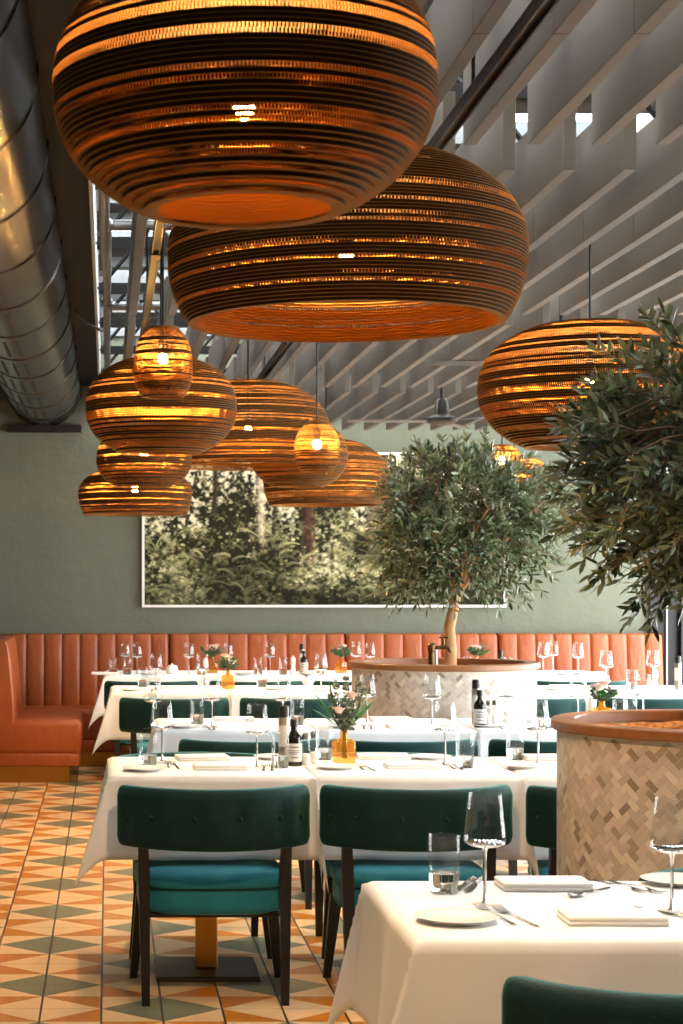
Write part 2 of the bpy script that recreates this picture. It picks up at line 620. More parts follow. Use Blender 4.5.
# ceiling baffles: four bays of long grey slabs hung on edge
BAYS = [(2.22, 5.27, 4.2), (5.59, 8.64, 6.78), (8.98, 11.88, 10.4), (12.20, 15.25, 13.9)]
BAYN = ['grey slab baffle hung on edge in the ceiling bay nearest the camera',
        'grey slab baffle hung on edge in the second ceiling bay from the camera',
        'grey slab baffle hung on edge in the third ceiling bay from the camera',
        'grey slab baffle hung on edge in the ceiling bay touching the back wall']
for b, (y0, y1, yj) in enumerate(BAYS):
    proto = None
    for k in range(27):
        x = 0.095 + 0.178 * k
        if proto is None:
            mb = MB()
            mb.box(0, 0.037, y0, yj - 0.002, 2.66, 2.89, 0.0015, 1)
            mb.box(0, 0.037, yj + 0.002, y1, 2.66, 2.89, 0.0015, 1)
            mb.box(0.005, 0.032, yj - 0.01, yj + 0.01, 2.67, 2.88)
            proto = mb.build('ceiling_baffle', 'baffle', loc=(x, 0, 0), sharp=30)
            tag(proto, BAYN[b], 'baffle', 'ceiling baffles of bay %d' % (b + 1))
        else:
            o = proto.copy()
            COL.objects.link(o)
            o.location = (x, 0, 0)

# track rails under the baffles
def rail(x, y0, y1, label, mat):
    t = thing('track_rail', label, 'rail', (x, y0, 2.60))
    L = y1 - y0
    r = MB().box(-0.015, 0.015, 0, L, -0.008, 0.014).box(-0.015, -0.010, 0, L, -0.02, -0.008).box(0.010, 0.015, 0, L, -0.02, -0.008)
    r.build('channel', mat, t, smooth=False)
    yy = 0.4
    while yy < L:
        MB().tube([(0, yy, 0.02), (0, yy, 0.40)], 0.005, 6).build('hanger_rod', 'black_metal', t)
        yy += 1.5
    j = MB().box(-0.018, 0.018, L * 0.42 - 0.05, L * 0.42 + 0.05, -0.024, 0.018)
    j.build('coupling', 'black_metal', t, smooth=False)
rail(0.865, 2.6, 13.5, 'long dark track rail running under the baffles above the largest lamps', 'rail')
rail(0.165, 4.6, 9.4, 'bronze track rail running under the baffles above the small lit lamp', 'rail')

# ------------------------------------------------------------------ air duct and pipes
def duct():
    t = thing('air_duct', 'large round galvanised air duct running along the dark soffit', 'duct', (-0.512, YF + 0.02, 3.0))
    L = YB - YF - 0.05
    R = 0.295
    sh = MB()
    prof = []
    P = []
    yy = 0.0
    stops = []
    while yy < L:
        stops += [(yy, R), (min(yy + 0.97, L), R), (min(yy + 0.975, L), R + 0.006), (min(yy + 0.995, L), R + 0.006)]
        yy += 1.0
    for (q, r) in stops:
        P.append([(r * math.cos(a), q, r * math.sin(a)) for a in np.linspace(0, 2 * PI, 49)])
    sh.grid(P)
    sh.build('duct_shell', 'duct', t)
    for seg in range(7, 18):
        for dy in (0.2,):
            for a in (-2.15, -1.92, -1.69, -1.46):
                c, s = math.cos(a), math.sin(a)
                q0, q1 = seg + dy, min(seg + dy + 0.62, L - 0.1)
                if q1 <= q0:
                    continue
                tx, tz = -s * 0.009, c * 0.009
                r1 = R + 0.0025
                sl = MB().add([(r1 * c - tx, q0, r1 * s - tz), (r1 * c + tx, q0, r1 * s + tz), (r1 * c + tx, q1, r1 * s + tz), (r1 * c - tx, q1, r1 * s - tz),
                        ((R - .01) * c - tx, q0, (R - .01) * s - tz), ((R - .01) * c + tx, q0, (R - .01) * s + tz), ((R - .01) * c + tx, q1, (R - .01) * s + tz), ((R - .01) * c - tx, q1, (R - .01) * s - tz)],
                       [(0, 1, 2, 3), (7, 6, 5, 4), (0, 4, 5, 1), (1, 5, 6, 2), (2, 6, 7, 3), (3, 7, 4, 0)])
                sl.build('vent_slot', 'black', t, smooth=False)
    fl = MB().box(-0.30, 0.30, L - 0.06, L + 0.02, -0.35, -0.29, 0.004, 1)
    fl.build('end_bracket', 'black_metal', t)
    for q in np.arange(1.0, L, 2.0):
        hg = MB().box(-0.012, 0.012, q - 0.002, q + 0.002, R, R + 0.06)
        hg.build('hanger', 'black_metal', t)
duct()

def pipe(name_label, pts, r, mat='pipe', joints=()):
    t = thing('roof_pipe', name_label, 'pipe')
    MB().tube(pts, r, 12).build('pipe_run', mat, t)
    for j in joints:
        MB().ball(j, r * 1.45, 12).build('elbow', mat, t)
    return t
pipe('galvanised pipe beside the soffit edge that turns into the roof at its near end', [(-0.015, 9.0, 2.94), (-0.015, 7.0, 2.94), (0.06, 7.0, 2.94), (0.06, 7.0, 3.3)], 0.022, joints=[(-0.015, 7.0, 2.94), (0.06, 7.0, 2.94)])
pipe('galvanised pipe run along the soffit edge with a branch crossing over the baffles', [(-0.005, 14.8, 2.95), (-0.005, 8.0, 2.95), (0.9, 8.0, 2.95)], 0.021, joints=[(-0.005, 8.0, 2.95), (-0.005, 10.2, 2.95)])
pipe('thin galvanised pipe crossing over the baffles deeper in the roof', [(-0.005, 10.2, 2.92), (1.2, 10.2, 2.92)], 0.017, joints=[(1.2, 10.2, 2.92)])
pipe('bent black cable conduit clipped below the dark soffit', [(-0.2, 11.0, 3.02), (-0.12, 11.1, 2.95), (-0.06, 11.3, 2.95), (-0.03, 11.8, 3.0)], 0.009, 'cable')

# ------------------------------------------------------------------ ceiling fans
def fan(x, y, ang, label):
    t = thing('ceiling_fan', label, 'fan', (x, y, 0), ang)
    MB().tube([(0, 0, 2.57), (0, 0, ZR - 0.03)], 0.011, 10).build('down_rod', 'black_metal', t)
    MB().lathe([(0.0, 2.60), (0.028, 2.60), (0.04, 2.585), (0.05, 2.50), (0.066, 2.492), (0.094, 2.478), (0.098, 2.455), (0.08, 2.442), (0.04, 2.436), (0.0, 2.435)], 28).build('motor_housing', 'fan', t)
    for k in range(3):
        P = []
        for i in range(9):
            q = 0.08 + 0.52 * i / 8
            w = 0.028 + 0.03 * math.sin(PI * min(1, i / 8 * 0.8 + 0.1))
            row = []
            for j in range(5):
                s = -1 + 2 * j / 4
                row.append((q, s * w, 2.462 + s * 0.005 - 0.002 * s * s))
            P.append(row)
        mb = MB().grid(P)
        mb.grid([[(a, b, c - 0.004) for a, b, c in reversed(r)] for r in P])
        mb.build('blade', 'pipe', t).rotation_euler = (0, 0, 2 * PI * k / 3)
fan(2.108, 12.0, PI + 0.10, 'steel ceiling fan with three thin blades over the middle olive tree')
fan(2.10, 8.8, PI + 0.02, 'steel ceiling fan hidden mostly behind the lamp by the nearer olive tree')

# ------------------------------------------------------------------ corrugated pendant lamps
def shade_profile(kind, R, zb, zc, zt, rb, rt):
    """radius at height z (relative to zb = 0)"""
    def r(z):
        if z <= zc:
            t = (zc - z) / (zc - zb)
            e = 2.1
            k = (1 - (rb / R) ** e) if rb < R else 0
            return R * max(0.0, 1 - k * t ** e) ** (1 / e)
        t = (z - zc) / (zt - zc)
        e = 2.2
        k = 1 - (rt / R) ** e
        return R * max(0.0, 1 - k * t ** e) ** (1 / e)
    return r


SEED = [0]


def pendant(x, y, R, zb, zc, zt, rb, rt, label, layer=0.0085, bulb='bulb', bulb_r=0.0185, bulb_z=None, seg=110, thick=0.022, cable_x=0.0, rot=0.0, openness=0.0):
    SEED[0] += 1
    t = thing('pendant_lamp', label, 'lamp', (x, y, 0), rot)
    H = zt - zb
    n = max(8, int(round(H / layer)))
    layer = H / n
    fr = shade_profile('a', R, zb, zc, zt, rb, rt)
    core = MB()
    lin_ = MB()
    rs = [fr(zb + layer * (i + 0.5)) for i in range(n)]
    A = [2 * PI * k / seg for k in range(seg)]
    cs = [(math.cos(a), math.sin(a)) for a in A]

    def ring(mb, r0, z0, r1, z1):
        o = len(mb.v)
        for c, s in cs:
            mb.v.append((r0 * c, r0 * s, z0))
        for c, s in cs:
            mb.v.append((r1 * c, r1 * s, z1))
        for k in range(seg):
            k2 = (k + 1) % seg
            mb.f.append((o + k, o + k2, o + seg + k2, o + seg + k))
    e = 0.0005
    for i in range(n):
        z0, z1 = zb + layer * i, zb + layer * (i + 1)
        ring(core, rs[i] - 0.0012, z0 + e, rs[i] - 0.0012, z1 - e)
    # cardboard liners between the layers, with real thickness
    for i in range(n + 1):
        zz = zb + layer * i
        lo = min(rs[max(i - 1, 0)], rs[min(i, n - 1)]) - thick
        hi = max(rs[max(i - 1, 0)], rs[min(i, n - 1)])
        ring(lin_, max(lo, 0.004), zz - e, hi, zz - e)
        ring(lin_, hi, zz - e, hi, zz + e)
        ring(lin_, hi, zz + e, max(lo, 0.004), zz + e)
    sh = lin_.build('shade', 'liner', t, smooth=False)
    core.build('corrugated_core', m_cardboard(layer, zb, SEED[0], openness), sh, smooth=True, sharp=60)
    bz = bulb_z if bulb_z is not None else zc + 0.03
    b = MB().ball((0, 0, bz), bulb_r, 16, 1.15)
    b.build('bulb', bulb, t)
    MB().lathe([(0.0, bz + bulb_r * 0.95), (0.018, bz + bulb_r * 0.95), (0.02, bz + bulb_r + 0.05), (0.008, bz + bulb_r + 0.06), (0.0, bz + bulb_r + 0.06)], 14).build('lamp_holder', 'black_metal', t)
    MB().tube([(0, 0, bz + bulb_r + 0.05), (cable_x, 0, 2.95)], 0.0045, 6).build('cable', 'cable', t)
    cap = MB().lathe([(0.004, zt - 0.004), (rt + 0.004, zt - 0.004), (rt + 0.004, zt + 0.003), (0.004, zt + 0.003)], 40, cap=False)
    cap.build('top_plate', 'liner', t)
    return t


def pl(cx, cy_, s):
    return (cx - VX) / s, F / s
P_ = pendant
x, y = pl(244, 0, 633)
P_(x, y, 0.303, 2.035, 2.225, 2.44, 0.150, 0.10, 'largest looking round cardboard pendant lamp at the very top, closest to the camera', layer=0.0078, bulb_z=2.20, seg=150)
x, y = pl(346, 0, 391)
P_(x, y, 0.457, 2.11, 2.28, 2.55, 0.400, 0.10, 'very wide cardboard pendant lamp with a big open underside, just behind the topmost lamp', layer=0.0085, bulb_z=2.29, seg=170)
x, y = pl(161, 0, 249)
P_(x, y, 0.305, 1.962, 2.145, 2.346, 0.150, 0.09, 'round cardboard pendant lamp directly behind the small glowing lamp at the cluster\'s near end')
x, y = pl(144, 0, 192)
P_(x, y, 0.25, 1.94, 2.08, 2.25, 0.135, 0.08, 'cardboard pendant lamp sandwiched between the round lamp above and flat lamp below', bulb='bulb')
x, y = pl(135, 0, 163)
P_(x, y, 0.35, 1.855, 1.985, 2.15, 0.315, 0.09, 'lowest hanging cardboard pendant lamp, flat bottomed, overlapping the corner of the forest picture')
x, y = pl(248, 0, 180)
P_(x, y, 0.455, 2.085, 2.26, 2.56, 0.40, 0.10, 'wide domed cardboard pendant lamp in the middle of the far cluster')
x, y = pl(299, 0, 160)
P_(x, y, 0.305, 2.04, 2.23, 2.45, 0.15, 0.09, 'cardboard pendant lamp right behind the small glowing lamp before the forest picture')
x, y = pl(326, 0, 146)
P_(x, y, 0.43, 1.97, 2.14, 2.42, 0.385, 0.10, 'flat bottomed domed cardboard pendant lamp deepest in the cluster, beside the middle olive tree')
x, y = pl(163, 0, 271)
P_(x, y, 0.110, 2.128, 2.23, 2.385, 0.075, 0.05, 'small egg shaped glowing cardboard pendant lamp hanging just in front of a round lamp', layer=0.0060, bulb='bulb_small', bulb_r=0.017, bulb_z=2.27, seg=80, thick=0.008, openness=0.33)
x, y = pl(317, 0, 204)
P_(x, y, 0.113, 1.985, 2.09, 2.225, 0.075, 0.04, 'small round glowing cardboard pendant lamp hanging on a long cable before the forest picture', layer=0.0060, bulb='bulb_small', bulb_r=0.02, bulb_z=2.12, seg=80, thick=0.008, openness=0.33)
x, y = pl(590, 0, 271)
P_(x, y, 0.41, 1.944, 2.16, 2.395, 0.23, 0.16, 'wide cardboard pendant lamp half hidden behind the leaves of the nearer olive tree')
x, y = pl(502, 0, 172.5)
P_(x, y, 0.116, 2.046, 2.135, 2.237, 0.075, 0.04, 'small glowing cardboard pendant lamp touching the top of the middle olive tree crown', layer=0.0060, bulb='bulb_small', bulb_r=0.02, bulb_z=2.15, seg=80, thick=0.008, openness=0.33)
x, y = pl(514, 0, 146)
P_(x, y, 0.24, 2.035, 2.16, 2.31, 0.20, 0.06, 'cardboard pendant lamp peeking out behind the small lamp over the middle tree')
x, y = pl(614, 0, 158)
P_(x, y, 0.21, 2.03, 2.14, 2.28, 0.17, 0.06, 'cardboard pendant lamp barely seen through the leaves of the nearer olive tree')

# ------------------------------------------------------------------ framed forest picture on the back wall
def forest_pixels(H, W):
    rng = np.random.default_rng(5)

    def fract(sc_x, sc_y, octs, p=0.55):
        out = np.zeros((H, W))
        amp, tot = 1.0, 0
        for o in range(octs):
            gx, gy = int(sc_x * 2 ** o) + 2, int(sc_y * 2 ** o) + 2
            g = rng.random((gy + 1, gx + 1))
            ys, xs = np.linspace(0, gy - 0.001, H), np.linspace(0, gx - 0.001, W)
            yi, xi = ys.astype(int), xs.astype(int)
            fy, fx = (ys - yi)[:, None], (xs - xi)[None, :]
            fy, fx = fy * fy * (3 - 2 * fy), fx * fx * (3 - 2 * fx)
            a = g[yi][:, xi] * (1 - fx) + g[yi][:, np.minimum(xi + 1, gx)] * fx
            b = g[np.minimum(yi + 1, gy)][:, xi] * (1 - fx) + g[np.minimum(yi + 1, gy)][:, np.minimum(xi + 1, gx)] * fx
            out += amp * (a * (1 - fy) + b * fy)
            tot += amp
            amp *= p
        return out / tot
    yy = np.linspace(0, 1, H)[:, None] * np.ones((1, W))       # 0 bottom .. 1 top
    xx = np.linspace(0, 1, W)[None, :] * np.ones((H, 1))
    big, mid, fine = fract(6, 3, 3), fract(26, 12, 3), fract(90, 40, 2, 0.8)
    v = 0.04 + 0.96 * np.clip((mid * 0.65 + fine * 0.75 + big * 0.45 - 0.76) * 2.4, 0, 1)
    sky = np.clip((yy - 0.52) * 1.6 + (big - 0.5) * 1.6 + (fine - 0.5) * 1.2, 0, 1)
    low = np.clip((0.18 - yy) * 3 + (big - 0.5) * 1.2, 0, 1)
    dark, light, pale = np.array([34, 34, 24.]), np.array([146, 144, 108.]), np.array([236, 230, 214.])
    v3 = np.clip(v, 0, 1)[..., None]
    img = dark * (1 - v3) + light * v3
    sk = np.clip(sky * 1.25 * (0.30 + 1.0 * (fine > 0.46)), 0, 0.94)[..., None]
    img = img * (1 - sk) + pale * sk

    def trunk(x0, w, col, y0=0.35, lean=0.0, a=1.0):
        cx = x0 + lean * (yy - 0.5) + 0.006 * (fract(2, 8, 2) - 0.5)
        m = np.clip(1.4 - np.abs(xx - cx) / w, 0, 1) * np.clip((yy - y0 + (mid - 0.5) * 0.3) * 7, 0, 1)
        sh = (0.65 + 0.6 * fine + 0.3 * np.clip((xx - cx) / w, -1, 1))[..., None]
        return img * (1 - a * m[..., None]) + np.array(col) * sh * a * m[..., None]
    for (x0, w, col, y0, lean) in [(0.19, 0.008, (60, 54, 42), .42, 0.02), (0.325, 0.012, (200, 190, 168), .40, -0.01), (0.36, 0.006, (70, 62, 50), .4, 0.02),
                                   (0.455, 0.019, (76, 56, 44), .28, -0.015), (0.56, 0.007, (86, 78, 62), .35, 0.01), (0.635, 0.018, (120, 108, 88), .25, 0.02),
                                   (0.675, 0.010, (84, 74, 58), .3, -0.01), (0.735, 0.010, (58, 50, 40), .35, 0.03), (0.80, 0.016, (66, 58, 46), .3, 0.0), (0.9, 0.012, (90, 80, 64), .35, 0.01), (0.06, 0.01, (64, 58, 44), .5, 0.01)]:
        img = trunk(x0, w, col, y0, lean)
    # bright leaf clusters and fern sprays in the undergrowth
    for _ in range(900):
        cx, cy = rng.random(), rng.random() ** 1.5 * 0.72
        bias = fract_cache[int(cy * 39), int(cx * 79)]
        if rng.random() > bias:
            continue
        r = rng.uniform(0.0025, 0.0075)
        x0, x1 = int(max(0, (cx - r) * W)), int(min(W, (cx + r) * W + 1))
        y0, y1 = int(max(0, (cy - r * 1.6) * H)), int(min(H, (cy + r * 1.6) * H + 1))
        if x1 <= x0 or y1 <= y0:
            continue
        sub = img[y0:y1, x0:x1]
        q = 1 - ((xx[y0:y1, x0:x1] - cx) / r) ** 2 - ((yy[y0:y1, x0:x1] - cy) / (r * 1.6)) ** 2
        m = np.clip(q * 1.5, 0, 1)[..., None] * rng.uniform(0.4, 0.95)
        c = np.array([186, 182, 140.]) if rng.random() < 0.6 else np.array([222, 212, 180.])
        if cx > 0.55:
            c = np.array([214, 196, 160.])
        img[y0:y1, x0:x1] = sub * (1 - m) + c * m
    for _ in range(130):
        cx, cy, L, a = rng.random(), rng.uniform(0.05, 0.6), rng.uniform(0.02, 0.06), rng.uniform(-0.6, 0.6) + (PI if rng.random() < 0.5 else 0)
        c = np.array([150, 150, 112.]) * rng.uniform(0.5, 1.2)
        for s in np.linspace(0, 1, 40):
            px = cx + math.cos(a) * L * s
            py = cy + (math.sin(a) * L * s - 0.03 * s * s + 0.02 * s) * 2.3
            for w in (-1, 0, 1):
                i, j = int(py * H + w * (1 - s) * 1.6), int(px * W)
                if 0 <= i < H and 0 <= j < W:
                    img[i, j] = img[i, j] * 0.35 + c * 0.65
    dk_ = np.clip((0.30 - yy) * 2.2 + (0.5 - big) * 1.6, 0, 0.55)[..., None]
    img = img * (1 - dk_) + np.array([24, 24, 16.]) * dk_
    return np.clip(img, 8, 250) * np.array([0.98, 0.96, 0.90])


fract_cache = np.clip(np.kron(RNG.random((8, 16)), np.ones((5, 5)))[:40, :80] * 1.4 - 0.25, 0.02, 1)
PX0, PX1, PZ0, PZ1 = 0.275, 3.22, 1.237, 2.49
pic = thing('framed_picture', 'wide framed forest photograph hung on the green wall above the bench', 'picture', ((PX0 + PX1) / 2, YB, PZ0))
pw, ph = PX1 - PX0, PZ1 - PZ0
H_, W_ = 170, 400
img = forest_pixels(H_ - 1, W_ - 1)
g = MB()
g.grid([[(-pw / 2 + 0.02 + (pw - 0.04) * j / (W_ - 1), -0.035, 0.02 + (ph - 0.04) * i / (H_ - 1)) for j in range(W_)] for i in range(H_)])
lf = np.where(img / 255 <= 0.04045, img / 255 / 12.92, ((img / 255 + 0.055) / 1.055) ** 2.4)
g.tone = [(*lf[i, j], 1.0) for i in range(H_ - 1) for j in range(W_ - 1)]
g.build('print', 'canvas', pic, smooth=False)
MB().box(-pw / 2 + 0.015, pw / 2 - 0.015, -0.033, -0.003, 0.015, ph - 0.015).build('backing_board', 'black', pic, smooth=False)
fr = MB()
fr.box(-pw / 2, pw / 2, -0.045, -0.002, 0, 0.02).box(-pw / 2, pw / 2, -0.045, -0.002, ph - 0.02, ph)
fr.box(-pw / 2, -pw / 2 + 0.02, -0.045, -0.002, 0.02, ph - 0.02).box(pw / 2 - 0.02, pw / 2, -0.045, -0.002, 0.02, ph - 0.02)
fr.build('frame', 'white_frame', pic, smooth=False)

# ------------------------------------------------------------------ leather benches
def channel_back(L, n, h0=0.40, h1=1.03):
    """channel tufted backrest: local x along the bench, front towards -y, back against y = 0"""
    m = n * 10
    P = []
    prof = [(-0.16, h0), (-0.175, h0 + 0.06), (-0.165, h0 + 0.25), (-0.145, h0 + 0.45), (-0.13, h1 - 0.05), (-0.115, h1 - 0.012), (-0.07, h1), (-0.01, h1 - 0.004), (-0.005, h1 - 0.02)]
    fine = []
    for a, b in zip(prof, prof[1:]):
        for k in range(3):
            t = k / 3
            fine.append((a[0] + (b[0] - a[0]) * t, a[1] + (b[1] - a[1]) * t))
    fine.append(prof[-1])
    for i in range(m + 1):
        x = L * i / m
        ph_ = (i % 10) / 10
        puff = abs(math.sin(PI * ph_)) ** 0.28
        row = []
        for (yy, zz) in fine:
            front = 1.0 if zz < h1 - 0.03 or yy < -0.1 else 0.35
            amt = 0.015 * (puff - 1)
            e = 0.016 * (max(0, 1 - x / 0.02) + max(0, 1 - (L - x) / 0.02))
            row.append((x, yy - amt * front + e, zz + (amt * 0.5 if front < 1 else 0) - e * 0.4))
        P.append(row)
    return MB().grid(P), fine


def bench(name, label, x0, x1, y_back, n, rot=0.0, D=0.60, h_seat=0.455):
    L = x1 - x0
    t = thing(name, label, 'bench', (x0, y_back, 0), rot)
    g, fine = channel_back(L, n)
    # closed end cheeks of the backrest
    for xe in (0.0, L):
        c = [(xe, yy + (0.016 if k_ < len(fine) - 1 else 0), zz) for k_, (yy, zz) in enumerate(fine)] + [(xe, -0.005, 0.40)]
        o = len(g.v)
        g.v.extend(c)
        g.f.append(tuple(range(o, o + len(c))) if xe == 0 else tuple(reversed(range(o, o + len(c)))))
    g.build('backrest', 'leather', t, sharp=50)
    MB().box(0.004, L - 0.004, -D + 0.0, -0.008, 0.20, h_seat, 0.045, 4).build('seat', 'leather', t)
    MB().box(0.002, L - 0.002, -D + 0.012, -0.008, 0.115, 0.215, 0.018, 3).build('seat_base', 'leather', t)
    MB().box(0.06, L - 0.02, -D + 0.09, -0.01, 0.0, 0.118).build('plinth', 'brass', t, smooth=False)
    return t


LB = [(-0.80, 0.49, 9, 'tan leather bench section in the corner, against the green back wall'),
      (0.495, 1.905, 9, 'tan leather bench section below the first half of the forest picture'),
      (1.91, 3.135, 8, 'tan leather bench section behind the middle olive tree planter'),
      (3.14, 4.46, 9, 'tan leather bench section ending beside the dark door frame')]
for (a, b, n_, lab) in LB:
    bench('bench', lab, a, b, YB - 0.02, n_)
# end bench along the left wall, facing +x
t = bench('bench', 'tan leather end bench along the side wall, with a curved backrest and brass plinth', 0, 1.14, 0, 7, 0, 0.65)
t.location = (XL + 0.04, 13.62, 0)
t.rotation_euler = (0, 0, PI / 2)

# ------------------------------------------------------------------ dining tables and cloths
ZT = 0.755                       # top of the table board
TZ = 0.763                       # top of the cloth


def table_proto():
    t = thing('dining_table', '', 'table')
    MB().box(-0.354, 0.354, -0.36, 0.36, 0.725, ZT, 0.004, 2).build('tabletop', 'top_wood', t)
    MB().box(-0.04, 0.04, -0.035, 0.035, 0.018, 0.70, 0.004, 1).build('pedestal', 'brass', t)
    MB().box(-0.19, 0.19, -0.19, 0.19, 0.0, 0.018, 0.004, 1).build('base_plate', 'bronze', t)
    MB().box(-0.2, 0.2, -0.03, 0.03, 0.70, 0.725).box(-0.03, 0.03, -0.2, 0.2, 0.70, 0.7249).build('bracket', 'black_metal', t, smooth=False)
    return t


def cloth(a, b, hang, free, seed, fl_side=True):
    """tablecloth over half sizes a x b; free: set of sides with open space ('l','r','f','b')"""
    rng = random.Random(seed)
    th = 0.007
    A, B = a + hang, b + hang
    N = 64
    us = np.linspace(-A, A, N + 1)
    vs_ = np.linspace(-B, B, N + 1)
    ph1, ph2 = rng.uniform(0, 6), rng.uniform(0, 6)
    rd = 0.010

    def drop(d):                    # rounded table edge: outward, down for cloth length d past the edge
        if d <= 0:
            return 0.0, 0.0
        q = rd * PI / 2
        if d < q:
            return rd * math.sin(d / rd), rd * (1 - math.cos(d / rd))
        return rd, rd + d - q
    P = []
    for v in vs_:
        row = []
        for u in us:
            du, dv = abs(u) - a, abs(v) - b
            sx, sy = (1 if u > 0 else -1), (1 if v > 0 else -1)
            cu, cv = max(-a, min(a, u)), max(-b, min(b, v))
            if du <= 0 and dv <= 0:
                e = min(-du, -dv)
                z = 0.0008 * math.sin(u * 9 + ph1) * math.sin(v * 11 + ph2) * min(1, e / 0.05)
                row.append((u, v, TZ + z))
            elif dv <= 0 or du <= 0:
                if dv <= 0:
                    side, d, s = ('r' if sx > 0 else 'l'), du, v
                else:
                    side, d, s = ('b' if sy > 0 else 'f'), dv, u
                out, down = drop(d)
                lim = a if side in 'fb' else b
                edge = min(1, (lim - abs(s)) / 0.15)
                flare = 0.02 if side in free else -0.001
                wav = (0.010 * math.sin(s * 13 + ph1 * 2) + 0.006 * math.sin(s * 29 + ph2)) * (d / hang) if side in free else 0
                out += flare * (d / hang) ** 1.2 + wav * max(0, edge)
                if side in 'lr':
                    row.append((sx * (a + out), v, TZ - down))
                else:
                    row.append((u, sy * (b + out), TZ - down))
            else:
                r = math.hypot(du, dv)
                phi = math.atan2(dv, du)                 # 0: along the x side, 90: along the y side
                xs, ys = ('r' if sx > 0 else 'l'), ('b' if sy > 0 else 'f')
                fx, fy = xs in free, ys in free
                k = 1 - math.sqrt((abs(phi - PI / 4) / (PI / 4)) ** 2 + 0.006) + 0.077
                ang = math.radians(20.5) * max(0.0, k)
                if fx and fy:
                    dx, dy = (0.72, 0.28) if ys == 'f' else (0.45, 0.5)
                elif fy:
                    dx, dy = ((0.22, 0.80) if xs == 'r' else (-0.10, 0.14)) if ys == 'f' else (-0.2, 0.25)
                elif fx:
                    dx, dy = 1.0, 0.0
                else:
                    dx = dy = 0.0
                g_ = r * math.sin(ang)
                base_x = drop(du)[0] if du > 0 else 0
                base_y = drop(dv)[0] if dv > 0 else 0
                ox = base_x + g_ * dx + (0.02 if fx else -0.001) * (r / hang) * math.cos(phi) ** 2
                oy = base_y + g_ * dy + (0.02 if fy else -0.001) * (r / hang) * math.sin(phi) ** 2
                down = drop(r)[1] * math.cos(ang) + 0.0
                row.append((sx * (a + ox), sy * (b + oy), TZ - down))
        P.append(row)
    g = MB().grid(P)
    return g


proto_table = table_proto()
TABLES = []


def put_table(x, y, label, clabel, free, seed, hang=0.298, first=[True]):
    if first[0]:
        proto_table.location = (x, y, 0)
        proto_table['label'] = label
        proto_table['group'] = 'pedestal dining tables'
        first[0] = False
    else:
        dup(proto_table, (x, y, 0), 0, label, 'pedestal dining tables')
    o = cloth(0.354, 0.36, hang, free, seed).build('tablecloth', 'cloth', sharp=75, loc=(x, y, 0))
    so = o.modifiers.new('thickness', 'SOLIDIFY')
    so.thickness = 0.0016
    so.offset = 1.0
    tag(o, clabel, 'tablecloth', 'white tablecloths')


ROWN = ['table nearest the camera', 'second table row', 'third table row', 'fourth table row', 'back table row']
ROWS = [  # front y, x of the first table's left edge, number, pitch, skipped
    (3.63, 0.59, 1, 0.742, ()),
    (6.70, 0.005, 3, 0.735, ()),
    (8.77, 0.235, 4, 0.742, ()),
    (11.75, 0.025, 6, 0.742, ()),
    (13.86, -0.02, 5, 0.736, ()),
]
sd = 3
for r, (yf, x0, n_, pit, skip) in enumerate(ROWS):
    for i in range(n_):
        xc = x0 + 0.36 + pit * i
        free = {'f', 'b'}
        if i == 0:
            free.add('l')
        if i == n_ - 1 and r:
            free.add('r')
        if r == 0:
            la = 'brass pedestal dining table nearest the camera, under its white cloth'
            lc = 'white tablecloth on the table nearest the camera'
        else:
            la = 'brass pedestal dining table, %s in the %s from the end bench side' % (ORD[i], ROWN[r])
            lc = 'white tablecloth on the %s table of the %s from the end bench side' % (ORD[i], ROWN[r])
        put_table(xc, yf + 0.36, la, lc, free, sd)
        sd += 1

